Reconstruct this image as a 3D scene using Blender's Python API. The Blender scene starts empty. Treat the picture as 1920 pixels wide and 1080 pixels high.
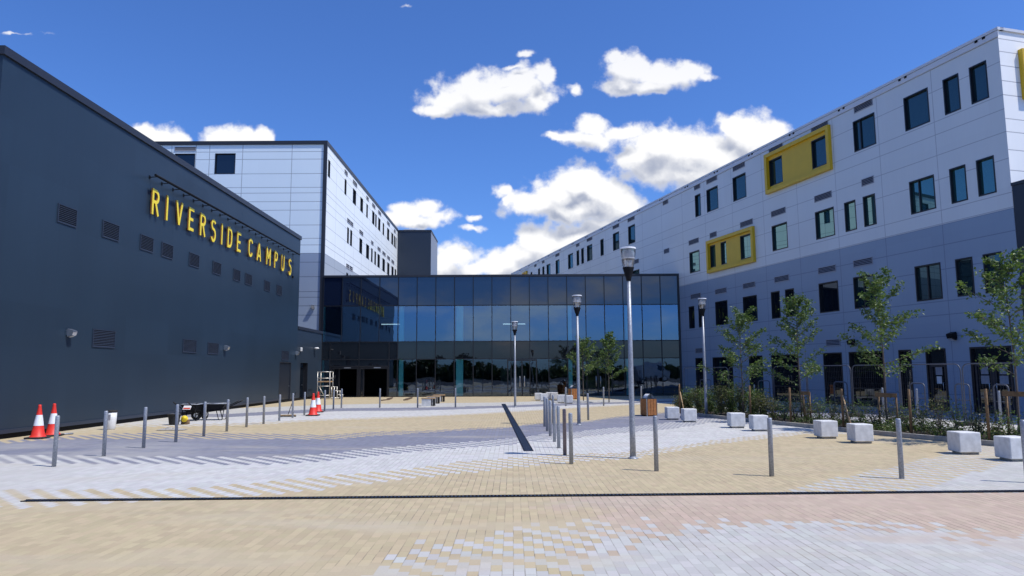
import bpy, math, random
from mathutils import Vector, Matrix
random.seed(7)
R = math.radians
scene = bpy.context.scene
COL = scene.collection

# ------------------------------------------------------------------ camera
FPX, EYE = 1330.0, 1.8
PITCH, ROLL = math.atan(158 / 1330), R(.3)
FW = Vector((0, math.cos(PITCH), math.sin(PITCH)))
_u = Vector((0, -math.sin(PITCH), math.cos(PITCH))); _r = Vector((1, 0, 0))
UP = _u * math.cos(ROLL) + _r * math.sin(ROLL)
RT = _r * math.cos(ROLL) - _u * math.sin(ROLL)
EYEP = Vector((0, 0, EYE))
cd = bpy.data.cameras.new('camera'); cam = bpy.data.objects.new('camera', cd); COL.objects.link(cam)
cd.sensor_width = 36; cd.lens = 36 * FPX / 1920; cd.clip_end = 4000; cd.clip_start = .05
m = Matrix.Identity(4)
for i in range(3):
    m[i][0] = RT[i]; m[i][1] = UP[i]; m[i][2] = -FW[i]; m[i][3] = EYEP[i]
cam.matrix_world = m
scene.camera = cam

# ------------------------------------------------------------------ light
SUN_EL, SUN_H = R(58), Vector((.911, -.412, 0)).normalized()
SUN = Vector((SUN_H.x * math.cos(SUN_EL), SUN_H.y * math.cos(SUN_EL), math.sin(SUN_EL)))
sl = bpy.data.lights.new('sun', 'SUN'); sl.energy = 4.5; sl.angle = R(.53); sl.color = (1, .955, .88)
so = bpy.data.objects.new('sun', sl); COL.objects.link(so)
so.rotation_euler = SUN.to_track_quat('Z', 'Y').to_euler(); so.location = SUN * 100
scene.view_settings.view_transform = 'Standard'
scene.view_settings.look = 'None'
scene.view_settings.exposure = 0.0
scene.view_settings.gamma = 1
SKY_STRENGTH = .1

# ------------------------------------------------------------------ picture point -> place
def ray(u, v): return FW * FPX + RT * (u - 960) + UP * (540 - v)
def G(u, v, z=0.0):
    d = ray(u, v); return EYEP + d * ((z - EYE) / d.z)
def PX(u, v, x):
    d = ray(u, v); return EYEP + d * (x / d.x)
def PY(u, v, y):
    d = ray(u, v); return EYEP + d * (y / d.y)

# ------------------------------------------------------------------ node helpers
class NT:
    def __init__(s, nt): s.t = nt; s.n = nt.nodes; s.l = nt.links
    def new(s, typ, **kw):
        nd = s.n.new(typ)
        for k, v in kw.items(): setattr(nd, k, v)
        return nd
    def put(s, sock, v):
        if isinstance(v, bpy.types.NodeSocket): s.l.new(v, sock)
        elif v is not None:
            try: sock.default_value = v
            except Exception:
                sock.default_value = tuple(v) + (1,) if len(v) == 3 else v
    def m(s, op, a, b=None, c=None, clamp=False):
        nd = s.new('ShaderNodeMath', operation=op); nd.use_clamp = clamp
        s.put(nd.inputs[0], a)
        if b is not None: s.put(nd.inputs[1], b)
        if c is not None: s.put(nd.inputs[2], c)
        return nd.outputs[0]
    def vm(s, op, a, b=None):
        nd = s.new('ShaderNodeVectorMath', operation=op)
        s.put(nd.inputs[0], a)
        if b is not None: s.put(nd.inputs[1], b)
        return nd.outputs['Value'] if op in ('LENGTH', 'DOT_PRODUCT', 'DISTANCE') else nd.outputs[0]
    def mix(s, f, a, b, mode='MIX'):
        nd = s.new('ShaderNodeMix', data_type='RGBA', blend_type=mode)
        s.put(nd.inputs[0], f); s.put(nd.inputs[6], a); s.put(nd.inputs[7], b)
        return nd.outputs[2]
    def ss(s, x, a, b):
        nd = s.new('ShaderNodeMapRange', interpolation_type='SMOOTHSTEP')
        s.put(nd.inputs[0], x); nd.inputs[1].default_value = a; nd.inputs[2].default_value = b
        return nd.outputs[0]
    def noise(s, vec, scale, detail=3, rough=.5, dim='3D'):
        nd = s.new('ShaderNodeTexNoise', noise_dimensions=dim)
        s.put(nd.inputs['Vector'], vec); nd.inputs['Scale'].default_value = scale
        nd.inputs['Detail'].default_value = detail; nd.inputs['Roughness'].default_value = rough
        return nd.outputs['Fac']
    def sep(s, v):
        nd = s.new('ShaderNodeSeparateXYZ'); s.put(nd.inputs[0], v); return nd.outputs
    def comb(s, x, y, z=0.0):
        nd = s.new('ShaderNodeCombineXYZ')
        for i, q in enumerate((x, y, z)): s.put(nd.inputs[i], q)
        return nd.outputs[0]

def C3(*c): return (c[0], c[1], c[2], 1)

# ------------------------------------------------------------------ world: sky with cumulus
W = bpy.data.worlds.new('World'); scene.world = W; W.use_nodes = True
def build_world():
    t = NT(W.node_tree); t.n.clear()
    sky = t.new('ShaderNodeTexSky', sky_type='NISHITA')
    sky.sun_disc = False; sky.sun_elevation = SUN_EL
    sky.sun_rotation = math.atan2(SUN.x, SUN.y)
    sky.air_density = 1.0; sky.dust_density = .7; sky.ozone_density = 2.6; sky.altitude = 50
    tc = t.new('ShaderNodeTexCoord').outputs['Generated']
    x, y, z = t.sep(tc)[:3]
    # cumulus field, group evaluated twice (second time shifted towards the light)
    blobs = []
    def cl(*bl): blobs.extend(bl)
    # u, v, ru, rv, weight
    def cw(w, *bl): blobs.extend((*b, w) for b in bl)
    cw(.95, (905, 172, 105, 44), (850, 192, 72, 30), (975, 165, 74, 46), (1010, 188, 34, 34), (1018, 142, 30, 28), (820, 205, 44, 16), (930, 202, 110, 18))
    cw(.97, (1180, 128, 56, 36), (1240, 142, 76, 34), (1290, 142, 44, 20), (1165, 160, 44, 20), (1160, 108, 32, 18), (1210, 165, 60, 18))
    cw(.62, (1076, 168, 34, 20), (988, 102, 34, 14), (960, 128, 40, 12), (1320, 150, 40, 16))
    cw(.88, (1108, 238, 52, 30), (1105, 260, 84, 24), (1170, 248, 60, 22), (1060, 262, 44, 12))
    cw(1.05, (1240, 272, 80, 44), (1300, 282, 100, 46), (1410, 258, 66, 50), (1385, 240, 46, 30), (1200, 298, 50, 24), (1290, 318, 135, 40), (1360, 300, 120, 56), (1430, 280, 60, 50))
    cw(1.1, (1085, 345, 50, 40), (1105, 335, 40, 26), (1048, 368, 62, 40), (1128, 356, 54, 38), (1005, 385, 56, 26), (1160, 378, 44, 28), (1085, 392, 125, 28))
    cw(.75, (938, 362, 26, 22), (960, 380, 36, 22))
    cw(1.0, (1015, 455, 62, 46), (975, 478, 60, 34), (1090, 445, 95, 32), (1150, 418, 70, 26), (1050, 488, 130, 40), (945, 497, 56, 30), (1000, 518, 120, 30), (1130, 470, 100, 40))
    cw(.85, (805, 390, 48, 30), (762, 398, 50, 28), (832, 402, 38, 20), (725, 412, 50, 20), (780, 415, 80, 14))
    cw(.60, (885, 425, 40, 12), (888, 405, 24, 14), (760, 432, 34, 10))
    cw(.85, (860, 478, 66, 40), (835, 502, 60, 50), (905, 502, 74, 32), (930, 512, 50, 26))
    cw(1.0, (290, 256, 50, 30), (266, 252, 34, 24), (324, 270, 30, 18))
    cw(1.0, (438, 262, 50, 32), (412, 260, 40, 26), (488, 262, 34, 26), (400, 277, 50, 14), (460, 270, 60, 24))
    cw(.32, (40, 62, 130, 9), (768, 14, 30, 9))
    def to_dir(u, v):
        d = ray(u, v); return d.x / d.y, d.z / d.y
    g = bpy.data.node_groups.new('cumulus', 'ShaderNodeTree')
    g.interface.new_socket('P', in_out='INPUT', socket_type='NodeSocketVector')
    g.interface.new_socket('F', in_out='OUTPUT', socket_type='NodeSocketFloat')
    q = NT(g)
    g.interface.new_socket('A', in_out='OUTPUT', socket_type='NodeSocketFloat')
    gi = q.new('NodeGroupInput'); go = q.new('NodeGroupOutput')
    P = gi.outputs[0]
    wn = q.new('ShaderNodeTexNoise', noise_dimensions='3D'); q.l.new(P, wn.inputs['Vector'])
    wn.inputs['Scale'].default_value = 16; wn.inputs['Detail'].default_value = 4; wn.inputs['Roughness'].default_value = .6
    warp = q.vm('MULTIPLY', q.vm('SUBTRACT', wn.outputs['Color'], (.5, .5, .5)), (.05, .035, 0))
    Pw = q.vm('ADD', P, warp)
    acc = None
    for (u, v, ru, rv, wt) in blobs:
        cx, cz = to_dir(u, v); ex, _ = to_dir(u + ru, v); _, ez = to_dir(u, v - rv)
        sx, sz = 1 / (ex - cx), 1 / (ez - cz)
        a = q.new('ShaderNodeVectorMath', operation='MULTIPLY_ADD')
        q.l.new(Pw, a.inputs[0]); a.inputs[1].default_value = (sx, sz, 0); a.inputs[2].default_value = (-cx * sx, -cz * sz, 0)
        d = q.vm('LENGTH', a.outputs[0])
        f = q.m('MULTIPLY_ADD', d, -1.0 - .25 * (1 - wt), wt)
        if acc is None: acc = f
        else: acc = q.m('SMOOTH_MAX', acc, f, .16)
    n1 = q.noise(P, 30, 8, .62)
    vo = q.new('ShaderNodeTexVoronoi', feature='SMOOTH_F1'); q.l.new(Pw, vo.inputs['Vector']); vo.inputs['Scale'].default_value = 55
    vo.inputs['Smoothness'].default_value = .4
    f = q.m('ADD', acc, q.m('MULTIPLY', q.m('SUBTRACT', n1, .5), 1.15))
    f = q.m('ADD', f, q.m('MULTIPLY', q.m('SUBTRACT', .45, vo.outputs['Distance']), .34))
    q.l.new(f, go.inputs[0]); q.l.new(acc, go.inputs[1])
    yy = t.m('MAXIMUM', t.m('ABSOLUTE', y), .02)
    P0 = t.comb(t.m('DIVIDE', x, yy), t.m('DIVIDE', z, yy), 0)
    def ev(p):
        nd = t.new('ShaderNodeGroup'); nd.node_tree = g; t.l.new(p, nd.inputs[0]); return nd.outputs
    (f0, a0), (f1, a1) = ev(P0)[:2], ev(t.vm('ADD', P0, (.009, .030, 0)))[:2]
    # clouds of the half of the sky behind the viewer (seen in the glass)
    Pb = t.vm('MULTIPLY', P0, (1, 2.1, 1))
    fb = t.m('MULTIPLY', t.m('SUBTRACT', t.noise(t.vm('ADD', Pb, (3.1, 7.7, 2)), 3.0, 7, .6), .50), 2.6)
    fb1 = t.m('MULTIPLY', t.m('SUBTRACT', t.noise(t.vm('ADD', t.vm('ADD', Pb, (.01, .05, 0)), (3.1, 7.7, 2)), 3.0, 7, .6), .50), 2.6)
    front = t.m('GREATER_THAN', y, 0.0)
    low_ = t.m('MULTIPLY', t.ss(P0_y(t, P0), .15, .24), .9); fb = t.m('SUBTRACT', fb, low_); fb1 = t.m('SUBTRACT', fb1, low_)
    def sel(a, b): return t.m('ADD', t.m('MULTIPLY', front, a), t.m('MULTIPLY', t.m('SUBTRACT', 1.0, front), b))
    F0 = sel(f0, fb); F1 = sel(f1, fb1)
    mask = t.m('MULTIPLY', t.m('POWER', t.ss(F0, -.12, .42), 1.1), t.ss(z, .0, .05))
    mask = t.m('MULTIPLY', mask, t.m('SUBTRACT', 1.0, t.m('MULTIPLY', t.ss(P0_y(t, P0), .34, .52), .12)))
    dif = t.m('ADD', t.m('MULTIPLY', t.m('SUBTRACT', F1, F0), .42), t.m('MULTIPLY', t.m('MULTIPLY', t.m('SUBTRACT', a1, a0), .85), front))
    shade = t.ss(dif, -.46, .52)
    thick = t.ss(F0, .0, .8)
    shade = t.m('MULTIPLY', shade, t.m('ADD', .45, t.m('MULTIPLY', thick, .55)))
    ccol = t.mix(shade, C3(1.02, 1.02, 1.03), C3(.36, .41, .55))
    # sky: slightly deeper and bluer overhead than plain Nishita
    scol = t.mix(1.0, sky.outputs[0], C3(.64, 1.02, 1.72), 'MULTIPLY')
    b1 = t.new('ShaderNodeBackground'); t.l.new(scol, b1.inputs[0]); b1.inputs[1].default_value = SKY_STRENGTH
    b2 = t.new('ShaderNodeBackground'); t.l.new(ccol, b2.inputs[0]); b2.inputs[1].default_value = 1.0
    mx = t.new('ShaderNodeMixShader'); t.l.new(mask, mx.inputs[0]); t.l.new(b1.outputs[0], mx.inputs[1]); t.l.new(b2.outputs[0], mx.inputs[2])
    out = t.new('ShaderNodeOutputWorld'); t.l.new(mx.outputs[0], out.inputs[0])
def P0_y(t, P0): return t.sep(P0)[1]
build_world()
W.cycles.sampling_method = 'MANUAL'; W.cycles.sample_map_resolution = 512

# ------------------------------------------------------------------ materials
M = {}
def mat(name, col, rough=.6, metal=0.0, var=.0, vscale=4, bump=0.0, bscale=60, spec=.5, tint2=None, coat=0):
    mt = bpy.data.materials.new(name); mt.use_nodes = True
    t = NT(mt.node_tree); b = t.n['Principled BSDF']
    b.inputs['Roughness'].default_value = rough; b.inputs['Metallic'].default_value = metal
    b.inputs['Specular IOR Level'].default_value = spec
    if coat: b.inputs['Coat Weight'].default_value = coat; b.inputs['Coat Roughness'].default_value = .1
    tc = t.new('ShaderNodeTexCoord').outputs['Object']
    if var:
        n = t.noise(tc, vscale, 5, .6)
        c2 = tint2 or tuple(c * (1 - var) for c in col)
        c = t.mix(t.ss(n, .3, .7), C3(*col), C3(*c2)); t.l.new(c, b.inputs['Base Color'])
    else: b.inputs['Base Color'].default_value = C3(*col)
    if bump:
        bp = t.new('ShaderNodeBump'); bp.inputs['Strength'].default_value = bump; bp.inputs['Distance'].default_value = .01
        t.l.new(t.noise(tc, bscale, 4, .6), bp.inputs['Height']); t.l.new(bp.outputs[0], b.inputs['Normal'])
    M[name] = mt; return mt
mat('galvanised', (.36, .385, .43), .45, .35, .35, 28, bump=.1)
mat('fence_steel', (.12, .13, .16), .5, .3, .3, 28)
mat('galvanised_rusty', (.24, .19, .19), .6, .3, .35, 28)
mat('brushed_steel', (.62, .64, .67), .3, .9, .15, 10)
mat('concrete', (.69, .69, .68), .85, 0, .22, 6, bump=.15, bscale=90)
mat('kerb_concrete', (.36, .34, .30), .9, 0, .3, 5, bump=.2)
mat('black_paint', (.010, .011, .014), .6, 0, .3, 8, spec=.12)
mat('black_frame', (.008, .009, .013), .4)
mat('black_rubber', (.02, .02, .02), .85, 0, .4, 12)
mat('timber', (.42, .17, .055), .6, 0, .38, 14, bump=.2, bscale=40)
mat('pale_timber', (.50, .33, .17), .7, 0, .35, 12, bump=.2)
mat('stake_wood', (.22, .13, .06), .75, 0, .4, 12, bump=.2)
mat('red_plastic', (.75, .035, .02), .5, 0, .15, 6)
mat('white_reflective', (.80, .82, .86), .4, 0, .1, 6)
mat('white_plastic', (.75, .76, .76), .45, 0, .12, 10)
mat('yellow_paint', (.88, .68, .035), .45, 0, .06, 3)
mat('yellow_plastic', (.8, .6, .03), .5)
mat('yellow_cladding', (.68, .44, .014), .45, 0, .06, 2)
mat('orange_edge', (.28, .12, .02), .5)
mat('label_paper', (.75, .74, .72), .7)
mat('label_red', (.55, .06, .03), .6)
mat('alu_frame', (.62, .60, .55), .4, .5, .2, 12)
mat('mulch', (.042, .026, .016), .95, 0, .6, 30, bump=.9, bscale=50)
mat('bark', (.13, .105, .085), .85, 0, .4, 20, bump=.4)
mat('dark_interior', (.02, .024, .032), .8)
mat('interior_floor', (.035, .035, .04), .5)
mat('pale_teal', (.34, .80, .82), .5)
mat('dark_door', (.010, .016, .028), .4)
mat('vent_grey', (.30, .31, .35), .5, 0, .1)
mat('vent_dark', (.022, .032, .055), .45)
mat('vent_void', (.006, .007, .01), .7)
mat('cap_dark', (.022, .024, .032), .4)
mat('cap_light', (.62, .64, .68), .4)
mat('roof_grey', (.2, .2, .2), .8)
mat('silver_band', (.5, .52, .55), .35, .4)
mat('van_paint', (.5, .52, .55), .25, .3, coat=.5)
mat('fabric_grey', (.36, .34, .31), .9, 0, .3, 20, bump=.4)
mat('debris_wood', (.16, .11, .08), .85, 0, .4, 15)

def clad(name, bands, vlines, hlines, rough=.42, lw=.018, spec=.5, mottled=.04, vaxis='s', linek=.45):
    """painted panel cladding. Object coords: X = along the wall, Z = up. bands: [(z, colour)...] bottom to top"""
    mt = bpy.data.materials.new(name); mt.use_nodes = True
    t = NT(mt.node_tree); b = t.n['Principled BSDF']
    b.inputs['Roughness'].default_value = rough; b.inputs['Specular IOR Level'].default_value = spec
    uv = t.new('ShaderNodeUVMap').outputs[0]
    s, z = t.sep(uv)[:2]
    c = C3(*bands[0][1])
    for zz, cc in bands[1:]:
        c = t.mix(t.m('GREATER_THAN', z, zz), c, C3(*cc))
    n = t.noise(t.comb(s, t.m('MULTIPLY', z, .35), 0), .5, 3, .5)
    n = t.m('MULTIPLY', t.m('SUBTRACT', n, .5), mottled * 2)
    n2 = t.m('MULTIPLY', t.m('SUBTRACT', t.noise(t.comb(t.m('MULTIPLY', s, 6.0), t.m('MULTIPLY', z, .5), 3), 1.0, 4, .6), .5), mottled)
    # per-panel tone
    wn = t.new('ShaderNodeTexWhiteNoise', noise_dimensions='2D')
    pi_ = t.m('FLOOR', t.m('DIVIDE', s, 3.3)); pj = t.m('FLOOR', t.m('DIVIDE', z, 1.3))
    t.l.new(t.comb(pi_, pj, 0), wn.inputs['Vector'])
    n3 = t.m('MULTIPLY', t.m('SUBTRACT', wn.outputs['Value'], .5), mottled * .8)
    k = t.m('ADD', 1.0, t.m('ADD', t.m('ADD', n, n2), n3))
    c = t.mix(1.0, c, t.comb(k, k, k), 'MULTIPLY')
    line = None
    for coord, L in ((s, vlines), (z, hlines)):
        for q in L:
            f = t.m('LESS_THAN', t.m('ABSOLUTE', t.m('SUBTRACT', coord, q)), lw / 2)
            line = f if line is None else t.m('MAXIMUM', line, f)
    if line is not None:
        c = t.mix(t.m('MULTIPLY', line, 1.0), c, t.mix(1.0, c, C3(linek, linek, linek * 1.05), 'MULTIPLY'))
    t.l.new(c, b.inputs['Base Color'])
    M[name] = mt; return mt

def glass(name, refl, tint, base=(.006, .010, .016), trans=0.0, rough=.0, wob=.0, tt=(.62, .86, .90)):
    """coated glazing: mirror part + dark or see-through part"""
    mt = bpy.data.materials.new(name); mt.use_nodes = True
    t = NT(mt.node_tree); t.n.clear()
    out = t.new('ShaderNodeOutputMaterial')
    gl = t.new('ShaderNodeBsdfGlossy'); gl.inputs['Color'].default_value = C3(*tint); gl.inputs['Roughness'].default_value = rough
    if wob:
        tc = t.new('ShaderNodeTexCoord').outputs['Object']
        bp = t.new('ShaderNodeBump'); bp.inputs['Strength'].default_value = wob; bp.inputs['Distance'].default_value = .02
        t.l.new(t.noise(tc, .9, 2, .4), bp.inputs['Height']); t.l.new(bp.outputs[0], gl.inputs['Normal'])
    df = t.new('ShaderNodeBsdfDiffuse'); df.inputs['Color'].default_value = C3(*base)
    und = df.outputs[0]
    if trans:
        tr = t.new('ShaderNodeBsdfTransparent'); tr.inputs['Color'].default_value = C3(*[trans * q for q in tt])
        mm = t.new('ShaderNodeMixShader'); mm.inputs[0].default_value = .97
        t.l.new(und, mm.inputs[1]); t.l.new(tr.outputs[0], mm.inputs[2]); und = mm.outputs[0]
    fr = t.new('ShaderNodeFresnel'); fr.inputs['IOR'].default_value = 1.5
    fac = t.m('ADD', t.m('MULTIPLY', fr.outputs[0], .85), refl, clamp=True)
    mx = t.new('ShaderNodeMixShader'); t.l.new(fac, mx.inputs[0]); t.l.new(und, mx.inputs[1]); t.l.new(gl.outputs[0], mx.inputs[2])
    t.l.new(mx.outputs[0], out.inputs[0])
    M[name] = mt; return mt
glass('window_glass', .07, (.70, .95, .95), (.010, .024, .030))
glass('window_glass_teal', .17, (.58, .92, .88), (.014, .048, .052))
glass('window_glass_dark', .05, (.8, .9, 1.0), (.004, .007, .011))
glass('vision_glass', .25, (.40, .64, 1.0), trans=.85, wob=.10, tt=(.72, .98, 1.0))
glass('ground_glass', .11, (.62, .78, 1.0), trans=.75, wob=.16, tt=(.66, .98, 1.0))
glass('spandrel_glass', .07, (.66, .80, 1.0), (.006, .011, .030), wob=.05)
glass('spandrel_dark', .04, (.80, .80, .85), (.007, .009, .013), wob=.12)
glass('lamp_glass', .10, (1, 1, 1), (.5, .5, .5), trans=.93, tt=(1, 1, 1))

def emit(name, col, st):
    mt = bpy.data.materials.new(name); mt.use_nodes = True
    t = NT(mt.node_tree); b = t.n['Principled BSDF']
    b.inputs['Base Color'].default_value = C3(*col); b.inputs['Emission Color'].default_value = C3(*col); b.inputs['Emission Strength'].default_value = st
    M[name] = mt
emit('tube_light', (.8, .9, 1.0), .9)

def leafmat(name, c1, c2):
    mt = bpy.data.materials.new(name); mt.use_nodes = True
    t = NT(mt.node_tree); b = t.n['Principled BSDF']
    tc = t.new('ShaderNodeTexCoord').outputs['Object']
    n = t.noise(tc, 9, 3, .6)
    ge = t.new('ShaderNodeNewGeometry')
    k = t.m('ADD', t.m('MULTIPLY', ge.outputs['Random Per Island'], .6), t.m('MULTIPLY', n, .4))
    c = t.mix(t.ss(k, .15, .85), C3(*c1), C3(*c2))
    t.l.new(c, b.inputs['Base Color']); b.inputs['Roughness'].default_value = .5
    tl = t.new('ShaderNodeBsdfTranslucent'); t.l.new(t.mix(1.0, c, C3(1.1, 1.3, .5), 'MULTIPLY'), tl.inputs[0])
    mx = t.new('ShaderNodeMixShader'); mx.inputs[0].default_value = .3
    t.l.new(b.outputs[0], mx.inputs[1]); t.l.new(tl.outputs[0], mx.inputs[2]); t.l.new(mx.outputs[0], t.n['Material Output'].inputs[0])
    M[name] = mt
leafmat('leaf_green', (.04, .085, .022), (.15, .21, .05))
leafmat('leaf_olive', (.045, .055, .02), (.13, .13, .045))
leafmat('leaf_dark', (.018, .035, .012), (.06, .08, .025))
leafmat('leaf_far', (.02, .03, .012), (.05, .07, .02))

# ------------------------------------------------------------------ mesh helpers
class MB:
    def __init__(s): s.v = []; s.f = []; s.mi = []; s.mats = []; s.uv = None; s.smooth = []
    def mid(s, m):
        if m not in s.mats: s.mats.append(m)
        return s.mats.index(m)
    def face(s, pts, m, smooth=False):
        b = len(s.v); s.v.extend([tuple(p) for p in pts]); s.f.append(tuple(range(b, b + len(pts)))); s.mi.append(s.mid(m)); s.smooth.append(smooth)
    def box(s, a, b, m, fr=None):
        x0, y0, z0 = a; x1, y1, z1 = b
        c = [(x0, y0, z0), (x1, y0, z0), (x1, y1, z0), (x0, y1, z0), (x0, y0, z1), (x1, y0, z1), (x1, y1, z1), (x0, y1, z1)]
        if fr: c = [fr(*p) for p in c]
        k = len(s.v); s.v.extend([tuple(p) for p in c])
        fs = [(0, 3, 2, 1), (4, 5, 6, 7), (0, 1, 5, 4), (1, 2, 6, 5), (2, 3, 7, 6), (3, 0, 4, 7)]
        i = s.mid(m)
        for f in fs: s.f.append(tuple(k + q for q in f)); s.mi.append(i); s.smooth.append(False)
    def cbox(s, a, b, bev, m, fr=None):
        """box with chamfered edges"""
        x0, y0, z0 = a; x1, y1, z1 = b
        rows = [(z0, bev), (z0 + bev, 0), (z1 - bev, 0), (z1, bev)]
        k = len(s.v); i = s.mid(m); n = 8
        for z, q in rows:
            e = bev + q * .6
            for p in ((x0 + e, y0 + q), (x1 - e, y0 + q), (x1 - q, y0 + e), (x1 - q, y1 - e), (x1 - e, y1 - q), (x0 + e, y1 - q), (x0 + q, y1 - e), (x0 + q, y0 + e)):
                w = (p[0], p[1], z); s.v.append(tuple(fr(*w)) if fr else w)
        for r in range(3):
            for j in range(n):
                s.f.append((k + r * n + j, k + r * n + (j + 1) % n, k + (r + 1) * n + (j + 1) % n, k + (r + 1) * n + j)); s.mi.append(i); s.smooth.append(False)
        s.f.append(tuple(k + j for j in reversed(range(n)))); s.mi.append(i); s.smooth.append(False)
        s.f.append(tuple(k + 3 * n + j for j in range(n))); s.mi.append(i); s.smooth.append(False)
    def tube(s, pts, rad, m, n=8, cap=True, smooth=True):
        pts = [Vector(p) for p in pts]
        if not isinstance(rad, (list, tuple)): rad = [rad] * len(pts)
        k = len(s.v); i = s.mid(m); prev = None
        for a, p in enumerate(pts):
            d = (pts[min(a + 1, len(pts) - 1)] - pts[max(a - 1, 0)])
            if d.length < 1e-9: d = Vector((0, 0, 1))
            d.normalize()
            if prev is None:
                ref = Vector((0, 0, 1)) if abs(d.z) < .9 else Vector((1, 0, 0)); e = d.cross(ref).normalized()
            else:
                e = (prev - d * prev.dot(d)).normalized()
            prev = e; f = d.cross(e)
            for j in range(n):
                t = 2 * math.pi * j / n
                s.v.append(tuple(p + (e * math.cos(t) + f * math.sin(t)) * rad[a]))
        for a in range(len(pts) - 1):
            for j in range(n):
                s.f.append((k + a * n + j, k + a * n + (j + 1) % n, k + (a + 1) * n + (j + 1) % n, k + (a + 1) * n + j)); s.mi.append(i); s.smooth.append(smooth)
        if cap:
            s.f.append(tuple(k + j for j in reversed(range(n)))); s.mi.append(i); s.smooth.append(False)
            e0 = k + (len(pts) - 1) * n
            s.f.append(tuple(e0 + j for j in range(n))); s.mi.append(i); s.smooth.append(False)
    def lathe(s, prof, m, n=20, cap=True, c=(0, 0, 0)):
        """prof: [(r, z)] around z through c"""
        k = len(s.v); i = s.mid(m)
        for r, z in prof:
            for j in range(n):
                t = 2 * math.pi * j / n; s.v.append((c[0] + r * math.cos(t), c[1] + r * math.sin(t), c[2] + z))
        for a in range(len(prof) - 1):
            for j in range(n):
                s.f.append((k + a * n + j, k + a * n + (j + 1) % n, k + (a + 1) * n + (j + 1) % n, k + (a + 1) * n + j)); s.mi.append(i); s.smooth.append(True)
        if cap:
            s.f.append(tuple(k + j for j in reversed(range(n)))); s.mi.append(i); s.smooth.append(False)
            e0 = k + (len(prof) - 1) * n
            s.f.append(tuple(e0 + j for j in range(n))); s.mi.append(i); s.smooth.append(False)
    def build(s, name, parent=None, uvf=None, loc=None):
        me = bpy.data.meshes.new(name); me.from_pydata(s.v, [], s.f)
        for q in s.mats: me.materials.append(M[q])
        me.polygons.foreach_set('material_index', s.mi)
        me.polygons.foreach_set('use_smooth', s.smooth)
        if uvf:
            ul = me.uv_layers.new(name='UVMap')
            for lp in me.loops: ul.data[lp.index].uv = uvf(me.vertices[lp.vertex_index].co)
        me.update()
        o = bpy.data.objects.new(name, me); COL.objects.link(o)
        if loc: o.location = loc
        if parent: o.parent = parent
        return o

def tag(o, label, cat, group=None):
    o['label'] = label; o['category'] = cat
    if group: o['group'] = group
    return o
def thing(name, label, cat, loc=(0, 0, 0), rotz=0, group=None):
    o = bpy.data.objects.new(name, None); COL.objects.link(o); o.location = loc; o.rotation_euler = (0, 0, rotz)
    o.empty_display_size = .2
    return tag(o, label, cat, group)
def struct(o): o['kind'] = 'structure'; return o
def copy_thing(src, loc, rotz=0, label=None):
    c = src.copy(); COL.objects.link(c); c.location = loc; c.rotation_euler = (0, 0, rotz)
    if label: c['label'] = label
    for ch in src.children:
        d = ch.copy(); COL.objects.link(d); d.parent = c
        for g2 in ch.children:
            e = g2.copy(); COL.objects.link(e); e.parent = d
    return c
ORD = ['first', 'second', 'third', 'fourth', 'fifth', 'sixth', 'seventh', 'eighth', 'ninth', 'tenth', 'eleventh', 'twelfth', 'thirteenth', 'fourteenth', 'fifteenth', 'sixteenth', 'seventeenth', 'eighteenth']

class Frame:
    """a vertical wall plane: s along it, z up, d outwards"""
    def __init__(s, o, sd, n): s.o = Vector(o); s.s = Vector(sd).normalized(); s.n = Vector(n).normalized()
    def __call__(s, a, d, z): return s.o + s.s * a + s.n * d + Vector((0, 0, z))
    def at(s, u, v, d=0):
        r = ray(u, v); o = s.o + s.n * d; t = (o - EYEP).dot(s.n) / r.dot(s.n); p = EYEP + r * t
        return (p - o).dot(s.s), p.z
    def uvf(s, base=Vector((0, 0, 0))):
        return lambda co: ((Vector(co) + base - s.o).dot(s.s), co[2] + base[2])

def holed(mb, fr, s0, s1, z0, z1, holes, m, d=0.0, depth=.16, mrev=None):
    S = sorted({s0, s1, *[min(max(h[0], s0), s1) for h in holes], *[min(max(h[1], s0), s1) for h in holes]})
    Z = sorted({z0, z1, *[min(max(h[2], z0), z1) for h in holes], *[min(max(h[3], z0), z1) for h in holes]})
    # share vertices so the wall is one connected sheet
    k = len(mb.v); idx = {}
    for i, a in enumerate(S):
        for j, b in enumerate(Z): idx[i, j] = len(mb.v); mb.v.append(tuple(fr(a, d, b)))
    mi = mb.mid(m)
    for i in range(len(S) - 1):
        for j in range(len(Z) - 1):
            cs, cz = (S[i] + S[i + 1]) / 2, (Z[j] + Z[j + 1]) / 2
            if any(h[0] < cs < h[1] and h[2] < cz < h[3] for h in holes): continue
            mb.f.append((idx[i, j], idx[i + 1, j], idx[i + 1, j + 1], idx[i, j + 1])); mb.mi.append(mi); mb.smooth.append(False)
    for a, b, c, e in holes:
        for p, q in (((a, c), (a, e)), ((b, c), (b, e)), ((a, c), (b, c)), ((a, e), (b, e))):
            mb.face([fr(p[0], d, p[1]), fr(q[0], d, q[1]), fr(q[0], d - depth, q[1]), fr(p[0], d - depth, p[1])], mrev or m)

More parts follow.
